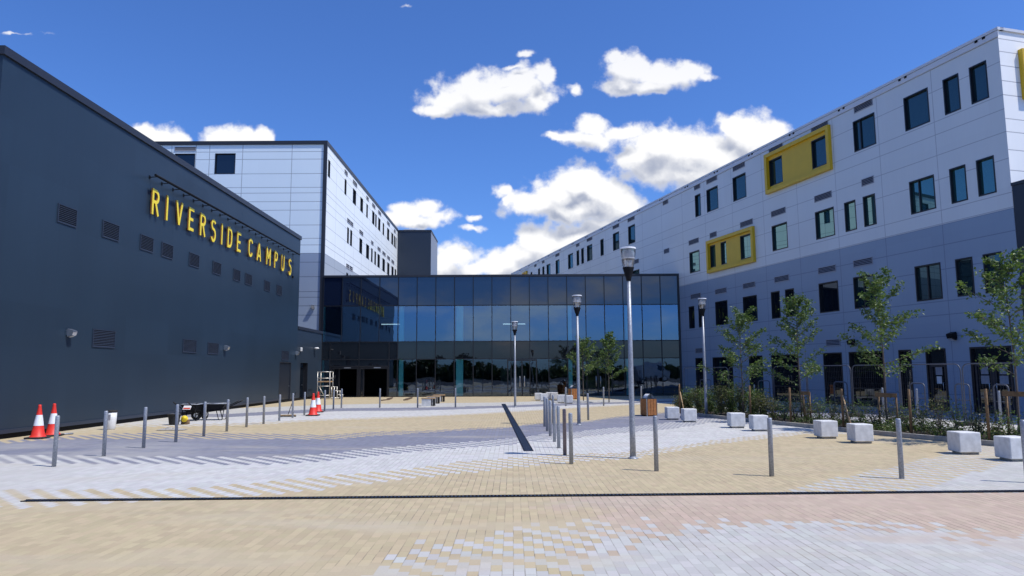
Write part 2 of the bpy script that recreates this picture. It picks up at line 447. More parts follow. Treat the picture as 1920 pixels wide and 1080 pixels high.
def window(fr, s0, s1, z0, z1, parent, g='window_glass', name='window', mull=(), trans=(), bar=.06, d0=.012, dep=.15, leaf=None):
    """dark lined opening with frame, panes behind"""
    f = MB(); w = bar
    e = .003
    for a in ((s0 + e, s0 + w, z0 + e, z1 - e), (s1 - w, s1 - e, z0 + e, z1 - e), (s0 + w, s1 - w, z0 + e, z0 + w), (s0 + w, s1 - w, z1 - w, z1 - e)):
        f.box((a[0], -dep, a[2]), (a[1], d0, a[3]), 'black_frame', fr)
    for q in mull: f.box((q - .03, -dep + .005, z0 + w), (q + .03, -.06, z1 - w), 'black_frame', fr)
    for q in trans: f.box((s0 + w, -dep + .003, q - .03), (s1 - w, -.065, q + .03), 'black_frame', fr)
    o = f.build(name, parent)
    p = MB(); tl = random.uniform(-.004, .004); ts = random.uniform(-.004, .004); dd = -dep + .03
    p.face([fr(s0 + w * .6, dd - tl - ts, z0 + w * .6), fr(s1 - w * .6, dd + tl - ts, z0 + w * .6), fr(s1 - w * .6, dd + tl + ts, z1 - w * .6), fr(s0 + w * .6, dd - tl + ts, z1 - w * .6)], g)
    p.build('pane', o)
    return o

def vent(fr, s0, s1, z0, z1, parent, mf='vent_grey', mv='vent_void', n=5, d=.0):
    b = MB()
    b.box((s0, d + .001, z0), (s1, d + .008, z1), mv, fr)
    w = .035
    for a in ((s0 - w, s0, z0 - w, z1 + w), (s1, s1 + w, z0 - w, z1 + w), (s0, s1, z0 - w, z0), (s0, s1, z1, z1 + w)):
        b.box((a[0], d + .001, a[2]), (a[1], d + .03, a[3]), mf, fr)
    h = (z1 - z0) / n
    for i in range(n):
        zz = z0 + h * i
        pts = [(s0, d + .030, zz + h * .02), (s1, d + .030, zz + h * .02), (s1, d + .010, zz + h * .42), (s0, d + .010, zz + h * .42)]
        b.face([fr(*p) for p in pts], mf)
        b.face([fr(*p) for p in [(s0, d + .030, zz + h * .02), (s1, d + .030, zz + h * .02), (s1, d + .010, zz - h * .0), (s0, d + .010, zz - h * .0)]], mf)
    return b.build('vent', parent)

def wall_light(fr, s, z, parent, dark=False, k=1.0):
    b = MB(); m = 'black_paint' if dark else 'brushed_steel'
    b.box((s - .10 * k, .002, z - .10 * k), (s + .10 * k, .06 * k, z + .12 * k), m, fr)
    # slanted hood
    q = [(.0, .06, .16), (.0, .30, .08), (.0, .30, .02), (.0, .26, -.10), (.0, .06, -.16)]
    L = [fr(s - .13 * k, a * k, z + h * k) for _, a, h in q]; Rr = [fr(s + .13 * k, a * k, z + h * k) for _, a, h in q]
    b.face(L, m); b.face(Rr, m)
    for i in range(5):
        j = (i + 1) % 5
        b.face([L[i], Rr[i], Rr[j], L[j]], m)
    o = b.build('wall_light', parent)
    l = MB(); l.face([fr(s - .10 * k, .29 * k, z + .0), fr(s + .10 * k, .29 * k, z + .0), fr(s + .10 * k, .255 * k, z - .11 * k), fr(s - .10 * k, .255 * k, z - .11 * k)], 'white_reflective')
    l.face([fr(s - .09 * k, .24 * k, z - .135 * k), fr(s + .09 * k, .24 * k, z - .135 * k), fr(s + .09 * k, .09 * k, z - .175 * k), fr(s - .09 * k, .09 * k, z - .175 * k)], 'white_reflective')
    l.build('lens', o)
    return o

# ------------------------------------------------------------------ planes of the place
XL = -14.4                       # face of the dark hall
YF = 53.8                        # face of the glazed entrance block
WA = R(15.5); XW = 12.76         # the right wing leaves the entrance block here, turned by 15.5 degrees
HALL = Frame((XL, 0, 0), (0, 1, 0), (1, 0, 0))
GLZ = Frame((0, YF, 0), (1, 0, 0), (0, -1, 0))
WING = Frame((XW, YF, 0), (math.sin(WA), -math.cos(WA), 0), (-math.cos(WA), -math.sin(WA), 0))
SW = 27.08                       # near corner of the wing, along its face
WEND = Frame(WING(SW, 0, 0), (math.cos(WA), math.sin(WA), 0), (math.sin(WA), -math.cos(WA), 0))
WBF = Frame((0, YF + .12, 0), (1, 0, 0), (0, -1, 0))     # white block, front
XB = -14.46
WBS = Frame((XB, 0, 0), (0, 1, 0), (1, 0, 0))            # white block, side

# ------------------------------------------------------------------ ground
def paving():
    mt = bpy.data.materials.new('block_paving'); mt.use_nodes = True
    t = NT(mt.node_tree); b = t.n['Principled BSDF']
    pos = t.new('ShaderNodeNewGeometry').outputs['Position']
    x, y = t.sep(pos)[:2]
    BW, BL = .105, .21
    xi = t.m('DIVIDE', x, BW); i = t.m('FLOOR', xi); fx = t.m('FRACT', xi)
    yi = t.m('ADD', t.m('DIVIDE', y, BL), t.m('MULTIPLY', i, .5)); j = t.m('FLOOR', yi); fy = t.m('FRACT', yi)
    bx = t.m('MULTIPLY', t.m('ADD', i, .5), BW)
    by = t.m('MULTIPLY', t.m('SUBTRACT', t.m('ADD', j, .5), t.m('MULTIPLY', i, .5)), BL)
    par = t.m('FLOORED_MODULO', j, 2.0)
    wn = t.new('ShaderNodeTexWhiteNoise', noise_dimensions='2D'); t.l.new(t.comb(i, j, 0), wn.inputs['Vector'])
    rnd = wn.outputs['Value']; rc = t.sep(wn.outputs['Color'])
    wob = t.m('MULTIPLY', t.m('SUBTRACT', t.noise(t.comb(bx, by, 5), .55, 3, .6), .5), t.m('MULTIPLY', t.ss(by, 9.8, 8.6), 1.9))
    wob = t.m('ADD', wob, t.m('MULTIPLY', t.m('SUBTRACT', rnd, .5), t.m('MULTIPLY', t.ss(by, 9.8, 8.6), .9)))
    XR = 20.0
    xn = t.m('DIVIDE', t.m('ADD', bx, XR), 2 * XR, clamp=True)
    def curve(pts, world=False, YM=60.0):
        w = [(p if world else tuple(G(*p)[:2])) for p in pts]; w.sort()
        nd = t.new('ShaderNodeFloatCurve'); t.l.new(xn, nd.inputs['Value'])
        c = nd.mapping.curves[0]
        q = []
        for a, c2 in w:
            a = (a + XR) / (2 * XR)
            if q and a - q[-1][0] < .008: continue
            q.append((a, c2 / YM))
        nd.mapping.extend = 'HORIZONTAL'
        c.points[0].location = q[0]; c.points[1].location = q[-1]
        for a in q[1:-1]: c.points.new(*a)
        for p in c.points: p.handle_type = 'AUTO_CLAMPED'
        nd.mapping.update()
        return t.m('MULTIPLY', nd.outputs[0], YM)
    BUFF = C3(.455, .372, .232); SILV = C3(.455, .445, .415); CHAR = C3(.195, .20, .245); PINK = C3(.465, .36, .285); WHITE = C3(.51, .50, .475)
    col = SILV
    def layer(col, lo, hi, c2, invert=False):
        a = t.m('GREATER_THAN', by, lo)
        if hi is None: return t.mix(a, col, c2)
        b2 = t.m('GREATER_THAN', by, hi)
        s = t.m('MULTIPLY', a, t.m('MAXIMUM', b2, par))
        return t.mix(s, col, c2)
    # near silver field -> buff / pink
    lo = curve([(400, 1079), (640, 1079), (1060, 1075), (1130, 1035), (1250, 1008), (1350, 990), (1530, 992), (1750, 1003), (1900, 1012)])
    hi = curve([(400, 1074), (640, 1070), (735, 1045), (860, 1020), (960, 1003), (1060, 990), (1250, 980), (1530, 975), (1750, 985), (1900, 1000)])
    # where the field of silver never reaches (left) the curve runs below the camera
    lo = t.m('SUBTRACT', lo, t.m('MULTIPLY', t.ss(bx, -1.2, -2.6), 9.0)); hi = t.m('SUBTRACT', hi, t.m('MULTIPLY', t.ss(bx, -1.2, -2.6), 9.0))
    nn = t.noise(t.comb(bx, by, 0), .8, 3, .6)
    pinkm = t.m('MULTIPLY', t.ss(t.m('ADD', bx, t.m('MULTIPLY', t.m('SUBTRACT', nn, .5), 3.0)), .6, 1.3), .85)
    bp = t.mix(pinkm, BUFF, PINK)
    lo = t.m('ADD', lo, wob); hi = t.m('ADD', hi, wob)
    col = layer(col, lo, hi, bp)
    # beyond the channel
    yd = t.m('MULTIPLY_ADD', bx, .012, G(960, 929)[1])
    far0 = t.m('GREATER_THAN', by, yd)
    base2 = SILV
    la = curve([(700, 935), (1200, 935), (1400, 930), (1492, 917), (1570, 896), (1660, 878), (1738, 860), (1790, 844), (1850, 826)])
    ha = curve([(700, 932), (1200, 932), (1400, 925), (1500, 940), (1725, 914), (1777, 901), (1829, 885), (1881, 870), (1919, 852)])
    c2 = layer(base2, ha, None, BUFF)            # full buff only beyond la; stripes between
    st = t.m('GREATER_THAN', by, la)
    sb = t.m('MULTIPLY', t.m('GREATER_THAN', by, ha), par)
    c2 = t.mix(t.m('MAXIMUM', st, sb), base2, BUFF)
    col = t.mix(far0, col, c2)
    # silver band
    l = curve([(0, 953), (120, 950), (207, 945), (311, 938), (480, 930), (571, 922), (661, 910), (765, 898), (869, 888), (960, 878), (1064, 867), (1180, 860), (1237, 850), (1349, 832), (1440, 822), (1510, 814)])
    h = curve([(0, 919), (207, 918), (311, 917), (480, 905), (571, 896), (661, 888), (765, 880), (869, 865), (960, 858), (1064, 852), (1180, 847), (1237, 841), (1349, 824), (1440, 815), (1510, 808)])
    col = layer(col, l, h, WHITE)
    # charcoal band
    l = curve([(0, 869), (192, 870), (337, 870), (480, 871), (571, 867), (713, 854), (817, 843), (960, 834), (1016, 825), (1072, 822), (1129, 815), (1192, 810), (1279, 801), (1330, 793)])
    h = curve([(0, 853), (192, 854), (337, 856), (480, 856), (571, 853), (713, 840), (817, 832), (960, 822), (1016, 814), (1072, 810), (1129, 804), (1192, 799), (1279, 789), (1330, 783)])
    col = layer(col, l, h, CHAR)
    # buff band
    l = curve([(0, 833), (104, 824), (250, 823), (480, 823), (600, 824), (712, 817), (806, 811), (900, 805), (960, 802), (992, 797), (1080, 793), (1157, 783), (1204, 779), (1300, 770)])
    h = curve([(0, 827), (104, 815), (250, 812), (480, 813), (600, 815), (712, 809), (806, 807), (900, 802), (960, 800), (992, 795), (1080, 791), (1157, 781), (1204, 777), (1300, 768)])
    col = layer(col, l, h, BUFF)
    # far silver band, thin grey line, far buff
    l = curve([(330, 800), (480, 796), (600, 789), (712, 785), (806, 781), (960, 773), (1040, 768), (1160, 761), (1300, 755)])
    h = curve([(330, 796), (480, 792), (600, 786), (712, 782), (806, 779), (960, 771), (1040, 766), (1160, 759), (1300, 754)])
    col = layer(col, l, h, WHITE)
    l = curve([(430, 782), (540, 776), (640, 771), (760, 770), (960, 764), (1040, 761), (1160, 757), (1300, 752)])
    col = layer(col, l, None, CHAR)
    l = curve([(430, 776), (540, 770), (640, 765.5), (760, 764.5), (960, 760), (1040, 757), (1160, 754), (1300, 750)])
    col = layer(col, l, None, SILV)
    l = curve([(430, 766), (540, 762), (640, 758.5), (760, 756.5), (960, 754), (1040, 751), (1160, 749), (1300, 747)])
    col = layer(col, l, None, BUFF)
    # beyond the planting bed: buff
    # block-to-block tone
    k = t.m('MULTIPLY_ADD', rnd, .17, .915)
    k2 = t.m('MULTIPLY_ADD', rc[1], .05, .975)
    col = t.mix(1.0, col, t.comb(k, t.m('MULTIPLY', k, k2), k), 'MULTIPLY')
    # odd dark blocks in the near field
    odd = t.m('MULTIPLY', t.m('GREATER_THAN', rc[0], .972), t.m('LESS_THAN', y, 10.4))
    col = t.mix(t.m('MULTIPLY', odd, .22), col, C3(.32, .25, .16))
    # joints, filled unevenly with sand
    jn = t.ss(t.noise(t.vm('MULTIPLY', pos, (1, 1, 0)), .55, 4, .6), .38, .62)
    ex = t.m('MINIMUM', fx, t.m('SUBTRACT', 1.0, fx)); ey = t.m('MINIMUM', fy, t.m('SUBTRACT', 1.0, fy))
    jx = t.m('LESS_THAN', ex, .048); jy = t.m('LESS_THAN', ey, .016)
    jt = t.m('MAXIMUM', jx, t.m('MULTIPLY', jy, .6))
    cover = t.m('MULTIPLY', t.ss(t.noise(t.vm('MULTIPLY', pos, (.5, 1.3, 0)), .42, 4, .55), .50, .60), t.ss(y, 11, 9.6))
    hole = t.m('GREATER_THAN', t.noise(pos, 7, 2, .5), .36)
    jt = t.m('MULTIPLY', jt, t.m('SUBTRACT', 1.0, t.m('MULTIPLY', cover, .9)))
    wn2 = t.new('ShaderNodeTexWhiteNoise', noise_dimensions='2D'); t.l.new(t.comb(t.m('ADD', i, 31.0), j, 0), wn2.inputs['Vector'])
    dash = t.m('MAXIMUM', t.m('MULTIPLY', par, .9), t.m('MULTIPLY', t.m('GREATER_THAN', wn2.outputs['Value'], .62), .8))
    dash = t.m('MULTIPLY_ADD', dash, .82, .18)
    jk = t.m('MULTIPLY', t.m('MULTIPLY_ADD', jn, .62, .38), t.m('MULTIPLY', dash, t.m('MULTIPLY_ADD', hole, .4, .6)))
    jk = t.m('MULTIPLY', jk, t.m('MULTIPLY_ADD', t.ss(t.m('SUBTRACT', x, t.m('MULTIPLY', y, -.12)), -3.6, 1.2), .72, .28))
    col = t.mix(t.m('MULTIPLY', jt, jk), col, C3(.16, .135, .105))
    col = t.mix(t.m('MULTIPLY', cover, .45), col, t.mix(t.m('MULTIPLY', t.ss(x, .5, 2.0), .9), C3(.47, .40, .28), C3(.47, .365, .29)))
    speck = t.m('GREATER_THAN', t.noise(pos, 5.5, 5, .75), .735)
    col = t.mix(t.m('MULTIPLY', speck, .5), col, C3(.10, .085, .07))
    dusty = t.m('MULTIPLY', t.ss(x, -5.5, -9.5), t.m('MULTIPLY', t.ss(t.noise(t.vm('MULTIPLY', pos, (.5, .9, 0)), .6, 5, .6), .34, .62), t.ss(y, 21, 17)))
    col = t.mix(t.m('MULTIPLY', dusty, .62), col, C3(.44, .42, .38))
    trk = t.noise(t.vm('ADD', t.vm('MULTIPLY', pos, (.12, 1.6, 0)), (4, 2, 0)), 1.0, 4, .6)
    col = t.mix(t.m('MULTIPLY', t.ss(trk, .55, .75), .16), col, C3(.25, .22, .20))
    # sand and cement smears
    sm = t.noise(t.vm('MULTIPLY', pos, (.35, 1.1, 0)), .7, 6, .62)
    col = t.mix(t.m('MULTIPLY', t.ss(sm, .5, .78), .5), col, C3(.47, .42, .33))
    sm2 = t.noise(t.vm('MULTIPLY', pos, (.8, 2.4, 0)), .9, 7, .7)
    col = t.mix(t.m('MULTIPLY', t.ss(sm2, .56, .8), .22), col, C3(.34, .29, .22))
    # gravelly sand strip along the hall
    st = t.m('MULTIPLY', t.ss(x, XL + 2.6, XL + .4), t.m('MULTIPLY', t.ss(y, 21, 23.5), t.ss(y, 33, 29)))
    st = t.m('MULTIPLY', st, t.ss(t.noise(t.vm('MULTIPLY', pos, (2, 2, 0)), 1.2, 6, .7), .42, .6))
    col = t.mix(st, col, C3(.50, .46, .36))
    fine = t.m('MULTIPLY_ADD', t.noise(pos, 38, 4, .7), .22, .89)
    col = t.mix(1.0, col, t.comb(fine, fine, fine), 'MULTIPLY')
    t.l.new(col, b.inputs['Base Color']); b.inputs['Roughness'].default_value = .82; b.inputs['Specular IOR Level'].default_value = .3
    bpn = t.new('ShaderNodeBump'); bpn.inputs['Strength'].default_value = .25; bpn.inputs['Distance'].default_value = .004
    t.l.new(t.m('SUBTRACT', t.m('MULTIPLY', t.noise(pos, 60, 3, .6), .5), jt), bpn.inputs['Height']); t.l.new(bpn.outputs[0], b.inputs['Normal'])
    M['paving'] = mt
paving()
g = MB(); S = 600
g.face([(-S, -S, 0), (S, -S, 0), (S, S, 0), (-S, S, 0)], 'paving')
struct(g.build('plaza_paving'))
mat('asphalt', (.05, .05, .052), .9, 0, .3, 3, bump=.3, bscale=80)
g = MB(); g.face([(-200, -90, .004), (200, -90, .004), (200, -5, .004), (-200, -5, .004)], 'asphalt'); struct(g.build('added_dark_asphalt'))  # unseen sheet added behind the viewer to darken the ground mirrored in glass

# ------------------------------------------------------------------ dark hall on the left
Y0H = PX(7.5, 89, XL)[1]; Y1H = PX(563, 470, XL)[1]; ZH = 11.03; ZL = (PX(597, 622, XL)[2] + PX(562, 612, XL)[2]) / 2
DK = (.019, .035, .057)
clad('hall_cladding', [(0, DK)], [Y0H + 3.0 * i for i in range(1, 12)], [], rough=.40, lw=.012, mottled=.16, linek=.8, spec=.36)
clad('hall_cladding_low', [(0, (.022, .035, .055))], [47.9, 51.2], [], rough=.42, lw=.012, mottled=.08, linek=.8)
hall = thing('dark_hall', 'long dark blue-grey metal clad hall with louvres, left of the plaza', 'building', (XL, Y1H, 0))
inv = Matrix.Translation(-hall.location)
def sub(mb, name, parent, fr=None):
    o = mb.build(name, None, fr.uvf() if fr else None)
    o.parent = parent; o.matrix_parent_inverse = parent_inv(parent); return o
def parent_inv(p):
    # things are placed by location and rotation about z only
    return (Matrix.Translation(p.location) @ Matrix.Rotation(p.rotation_euler.z, 4, 'Z')).inverted()
def adopt(parent):
    """parts were modelled in place: hang them on their thing without moving them"""
    for ch in list(parent.children):
        ch.matrix_parent_inverse = parent_inv(parent)
yd1, yd2 = PX(524, 690, XL)[1], PX(545.5, 690, XL)[1]; zd = 2.52
ye1, ye2 = PX(563, 690, XL)[1], PX(577, 690, XL)[1]
w = MB()
holed(w, HALL, Y0H, Y1H, .16, ZH, [(yd1, yd2, .16, zd)], 'hall_cladding', depth=.12)
w.face([(XL, Y0H, 0.16), (XL, Y0H, ZH), (XL - 30, Y0H, ZH), (XL - 30, Y0H, .16)], 'hall_cladding')
w.face([(XL, Y1H, ZL), (XL, Y1H, ZH), (XL - 30, Y1H, ZH), (XL - 30, Y1H, ZL)], 'hall_cladding')
w.build('wall', hall, HALL.uvf())
w = MB(); holed(w, HALL, Y1H + .001, YF + .1, .16, ZL, [(ye1, ye2, .16, zd)], 'hall_cladding_low', d=-.004, depth=.35, mrev='black_frame')
w.build('low_wall', hall, HALL.uvf())
w = MB()
w.box((XL - 30, Y0H, ZH - .02), (XL - .2, Y1H, ZH - .01), 'roof_grey'); w.box((XL - 6, Y1H, ZL - .05), (XL - .1, YF + .1, ZL - .02), 'roof_grey')
w.build('roof', hall)
w = MB()
w.box((XL - .25, Y0H - .06, ZH - .20), (XL + .07, Y1H + .05, ZH + .05), 'cap_dark'); w.box((XL - 30, Y0H - .06, ZH - .20), (XL - .25, Y0H + .2, ZH + .05), 'cap_dark')
w.box((XL - 30, Y1H - .2, ZH - .2), (XL - .25, Y1H + .05, ZH + .05), 'cap_dark')
w.box((XL - .25, Y1H + .06, ZL - .16), (XL + .05, YF + .05, ZL + .04), 'cap_dark')
w.build('parapet_cap', hall)
w = MB()
w.box((XL - .2, Y0H + .02, 0), (XL - .03, YF, .16), 'black_paint')
w.box((XL - .02, Y0H, .15), (XL + .05, yd1 - .05, .26), 'vent_dark')
w.build('base_flashing', hall)
w = MB(); w.box((XL - .10, yd1 + .04, 0.01), (XL - .05, yd2 - .04, zd - .04), 'dark_door')
for a in ((yd1, yd1 + .05), (yd2 - .05, yd2)): w.box((XL - .1, a[0], 0.01), (XL + .012, a[1], zd), 'cap_dark')
w.box((XL - .1, yd1 + .05, zd - .05), (XL + .012, yd2 - .05, zd), 'cap_dark')
dr = w.build('service_door', hall)
w = MB(); w.tube([(XL - .04, yd2 - .3, 1.0), (XL + .03, yd2 - .3, 1.0), (XL + .03, yd2 - .42, 1.0)], .012, 'brushed_steel', 6); w.build('handle', dr)
w = MB(); w.box((XL - .33, ye1 + .05, .01), (XL - .29, ye2 - .05, zd - .3), 'window_glass_dark')
for a in ((ye1, ye1 + .06), (ye2 - .06, ye2), ((ye1 + ye2) / 2 - .03, (ye1 + ye2) / 2 + .03)): w.box((XL - .34, a[0], .01), (XL - .26, a[1], zd - .01), 'black_frame')
dr = w.build('side_door', hall)
w = MB(); w.box((XL - .285, ye1 + .25, 1.35), (XL - .28, ye1 + .5, 1.65), 'label_paper'); w.build('paper_notice', dr)
w = MB(); w.tube([(XL - .28, ye2 - .5, 1.0), (XL - .2, ye2 - .5, 1.0), (XL - .2, ye2 - .62, 1.0)], .012, 'brushed_steel', 6); w.build('handle', dr)
up = [(107, 144, 386, 419), (191, 223, 418, 447), (262, 287, 444, 467), (302, 324, 459, 479), (354, 373, 478, 497), (398, 414, 494.5, 513), (437, 450, 509, 525), (459, 472, 518, 533), (495, 506, 529, 544), (518, 528, 538, 551)]
zt = sum(HALL.at((a + b) / 2, (c + d) / 2)[1] for a, b, c, d in up) / len(up)
for a, b, c, d in up:
    s0, s1 = HALL.at(a, (c + d) / 2)[0], HALL.at(b, (c + d) / 2)[0]; vent(HALL, s0 + .04, s1 - .04, zt - .27, zt + .27, hall, 'vent_dark', n=9)
for a, b, c, d in [(174, 214, 619, 651), (343, 367, 637, 661), (389.5, 408.5, 643, 664), (528, 540.5, 658, 676)]:
    s0, za = HALL.at(a, (c + d) / 2); s1, _ = HALL.at(b, (c + d) / 2); z1 = HALL.at((a + b) / 2, c + 1)[1]; z0 = HALL.at((a + b) / 2, d - 1)[1]
    vent(HALL, s0, s1, z0, z1, hall, 'vent_dark', n=10)
for u, v in ((128, 624), (421.5, 652), (555, 662)):
    s, z = HALL.at(u - 1, v); wall_light(HALL, s, z, hall, k=.82)
s, z = HALL.at(563, 655); w = MB(); w.cbox((s - .07, .01, z - .13), (s + .07, .13, z + .13), .02, 'white_plastic', HALL); w.build('alarm_box', hall)
s, z = HALL.at(589, 653)
w = MB(); w.lathe([(.0, .10), (.12, .09), (.17, .04), (.17, 0), (.1, -.03)], 'white_plastic', 14, c=(XL + .19, s, z - .03)); w.build('round_lamp', hall)
adopt(hall)

# ------------------------------------------------------------------ sign on the hall
def glyph(ch):
    def arc(cx, cy, rx, ry, a0, a1, n=12): return [(cx + rx * math.cos(R(a0 + (a1 - a0) * i / n)), cy + ry * math.sin(R(a0 + (a1 - a0) * i / n))) for i in range(n + 1)]
    t = .075
    if ch == 'R': return .62, [[(t, 0), (t, 1)], [(t, 1 - t), (.32, 1 - t)] + arc(.32, .715, .215, .21, 90, -90) + [(t, .505)], [(.30, .505), (.56, 0)]]
    if ch == 'I': return .15, [[(t, 0), (t, 1)]]
    if ch == 'V': return .66, [[(.06, 1), (.33, .04)], [(.60, 1), (.33, .04)]]
    if ch == 'E': return .54, [[(t, 0), (t, 1)], [(t, 1 - t), (.54, 1 - t)], [(t, .5), (.47, .5)], [(t, t), (.54, t)]]
    if ch == 'S': return .60, [arc(.30, .73, .215, .195, 25, 270, 14) + arc(.30, .27, .225, .265, 90, -155, 14)[0:]]
    if ch == 'D': return .62, [[(t, 0), (t, 1)], [(t, 1 - t), (.26, 1 - t)] + arc(.26, .62, .29, .305, 90, 0, 8) + arc(.26, .38, .29, .305, 0, -90, 8) + [(t, t)]]
    if ch == 'C': return .62, [arc(.33, .66, .255, .265, 20, 180, 12) + arc(.33, .34, .255, .265, 180, 340, 12)]
    if ch == 'A': return .70, [[(.06, 0), (.35, .97)], [(.64, 0), (.35, .97)], [(.17, .27), (.53, .27)]]
    if ch == 'M': return .76, [[(t, 0), (t, 1)], [(.685, 0), (.685, 1)], [(t, .95), (.38, .36)], [(.685, .95), (.38, .36)]]
    if ch == 'P': return .60, [[(t, 0), (t, 1)], [(t, 1 - t), (.32, 1 - t)] + arc(.32, .70, .215, .225, 90, -90) + [(t, .475)]]
    if ch == 'U': return .62, [[(t, 1), (t, .32)] + arc(.31, .32, .235, .245, 180, 360, 12) + [(.545, .32), (.545, 1)]]
SLET = 1.05; ZS0 = 8.12
sign = thing('wall_sign', 'yellow raised letters reading RIVERSIDE CAMPUS under a thin lamp rail on the dark hall', 'sign', (XL, PX(412, 440, XL)[1], 8.1))
cen = [(('R', 287, 374)), ('I', 308.5, 388), ('V', 331.5, 397), ('E', 354, 410), ('R', 376, 421), ('S', 396, 431), ('I', 412, 438), ('D', 427, 445), ('E', 444, 454), ('C', 466, 465), ('A', 482, 475), ('M', 500, 482), ('P', 514, 488), ('U', 527, 495), ('S', 540.5, 500)]
for li, (ch, u, v) in enumerate(cen):
    s, _ = HALL.at(u, v); wd, st = glyph(ch); wx = .88
    b = MB(); kk = 0
    for pl in st:
        pl = [(a * wx, c) for a, c in pl]; h = .064
        n = len(pl); L = []; Rr = []
        for i, p in enumerate(pl):
            def dirn(a, b_):
                q = Vector((b_[0] - a[0], b_[1] - a[1])); return q.normalized()
            d1 = dirn(pl[i - 1], p) if i else dirn(p, pl[1]); d2 = dirn(p, pl[i + 1]) if i < n - 1 else d1
            nn_ = Vector((-(d1.y + d2.y), d1.x + d2.x)).normalized(); kf = 1 / max(.5, nn_.dot(Vector((-d1.y, d1.x))))
            L.append((p[0] + nn_.x * h * kf, p[1] + nn_.y * h * kf)); Rr.append((p[0] - nn_.x * h * kf, p[1] - nn_.y * h * kf))
        dz = .001 * kk; kk += 1
        def T(p, d): return HALL(s - wd * wx * SLET / 2 + p[0] * SLET, d, ZS0 + p[1] * SLET)
        for i in range(n - 1):
            b.face([T(L[i], .12 + dz), T(Rr[i], .12 + dz), T(Rr[i + 1], .12 + dz), T(L[i + 1], .12 + dz)], 'yellow_paint')
            b.face([T(L[i], .06), T(L[i + 1], .06), T(L[i + 1], .12 + dz), T(L[i], .12 + dz)], 'orange_edge')
            b.face([T(Rr[i], .06), T(Rr[i + 1], .06), T(Rr[i + 1], .12 + dz), T(Rr[i], .12 + dz)], 'orange_edge')
            b.face([T(L[i], .06), T(Rr[i], .06), T(Rr[i + 1], .06), T(L[i + 1], .06)], 'orange_edge')
        for e in (0, n - 1): b.face([T(L[e], .06), T(Rr[e], .06), T(Rr[e], .12 + dz), T(L[e], .12 + dz)], 'orange_edge')
    b.build('letter', sign)
ya, yb = PX(284, 334, XL)[1] - .4, PX(553, 482, XL)[1] - .2; zr = 9.60
b = MB(); b.tube([(XL + .36, ya, zr), (XL + .36, yb, zr)], .05, 'black_paint', 8)
b.build('lamp_rail', sign)
for i in range(20):
    yy = ya + .25 + (yb - ya - .5) * i / 19
    b = MB(); b.tube([(XL + .005, yy, zr - .02), (XL + .33, yy, zr)], .018, 'black_paint', 6); b.box((XL + .002, yy - .05, zr - .08), (XL + .02, yy + .05, zr + .05), 'black_paint')
    b.build('bracket', sign)
b = MB(); b.tube([(XL + .03, yb - .25, zr), (XL + .03, yb - .25, 8.1)], .01, 'black_paint', 5); b.box((XL + .002, yb - .33, 8.0), (XL + .08, yb - .17, 8.15), 'black_paint'); b.build('cable', sign)
adopt(sign)

# ------------------------------------------------------------------ white block behind the hall
ZB = 19.84; Y1B = PX(745, 470, XB)[1]
hv = [284.4, 298.5, 325.6, 351.4, 361.8, 378, 394, 422, 447, 459.4, 475, 491.7, 519, 547, 557.5, 573.6, 591]
HL = [WBF.at(545, v)[1] for v in hv]
zband = HL[10]
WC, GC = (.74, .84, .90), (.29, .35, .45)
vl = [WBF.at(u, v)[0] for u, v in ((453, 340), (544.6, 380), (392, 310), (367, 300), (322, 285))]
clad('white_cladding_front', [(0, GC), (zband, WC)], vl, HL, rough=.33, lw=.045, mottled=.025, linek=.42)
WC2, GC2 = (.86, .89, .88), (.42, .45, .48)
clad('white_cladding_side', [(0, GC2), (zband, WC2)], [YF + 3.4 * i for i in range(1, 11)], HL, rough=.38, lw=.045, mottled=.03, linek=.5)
wb = thing('white_block', 'tall pale panelled block with dark corner trim, rising behind the dark hall', 'building', (XB, YF + .12, 0))
def rect(fr, a, b, z0, z1): return (fr.at(*a)[0], fr.at(*b)[0], z0, z1)
zw1 = WBF.at(420, 287.5)[1]; zw0 = WBF.at(420, 326)[1]
fh = [(WBF.at(327.5, 300)[0], WBF.at(365.8, 300)[0], zw0, zw1), (WBF.at(403, 300)[0], WBF.at(441.5, 300)[0], zw0, zw1)]
for q in (-28.5, -32.5): fh.append((q, q + 1.5, zw0, zw1))
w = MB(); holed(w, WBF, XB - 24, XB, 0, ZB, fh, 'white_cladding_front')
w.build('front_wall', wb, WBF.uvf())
for h in fh: window(WBF, *h, wb, 'window_glass_dark')
sh = []
r1 = [(615, 619), (646, 649.5), (661.5, 667.5), (675.5, 680.5), (686.8, 689.5), (697.8, 702), (703.5, 706), (709, 713), (717.5, 720), (725.8, 729.5), (733.8, 737), (738.5, 740.5), (741.5, 743)]
r2 = [(650.8, 654), (656.5, 660), (673.8, 679), (686.5, 691.8), (695.8, 698.5), (702, 704.8), (707.8, 712), (717, 721.5), (726, 730), (734, 737.8), (740, 742.5)]
r3 = [(649, 652.5), (655.5, 659)]
z1t, z1b = WBS.at(615, 298)[1], WBS.at(619, 335)[1]
z2t, z2b = WBS.at(651, 425)[1], WBS.at(654, 458)[1]
def vof(u, row): return {1: 298 + (u - 615) * 1.12, 2: 425 + (u - 651) * .80, 3: 510}[row]
for row, rr in ((1, r1), (2, r2), (3, r3)):
    for a, b in rr:
        vv = vof((a + b) / 2, row) + (16 if row == 1 else 14)
        s0, s1 = WBS.at(a, vv)[0], WBS.at(b, vv)[0]
        zt_, zb_ = (z1t, z1b) if row == 1 else (z2t, z2b) if row == 2 else (z2t - 4.05, z2b - 4.05)
        sh.append((s0, s1, zb_, zt_))
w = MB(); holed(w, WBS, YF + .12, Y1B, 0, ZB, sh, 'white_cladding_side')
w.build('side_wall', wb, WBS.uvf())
for i, h in enumerate(sh): window(WBS, *h, wb, 'window_glass_dark')
w = MB()
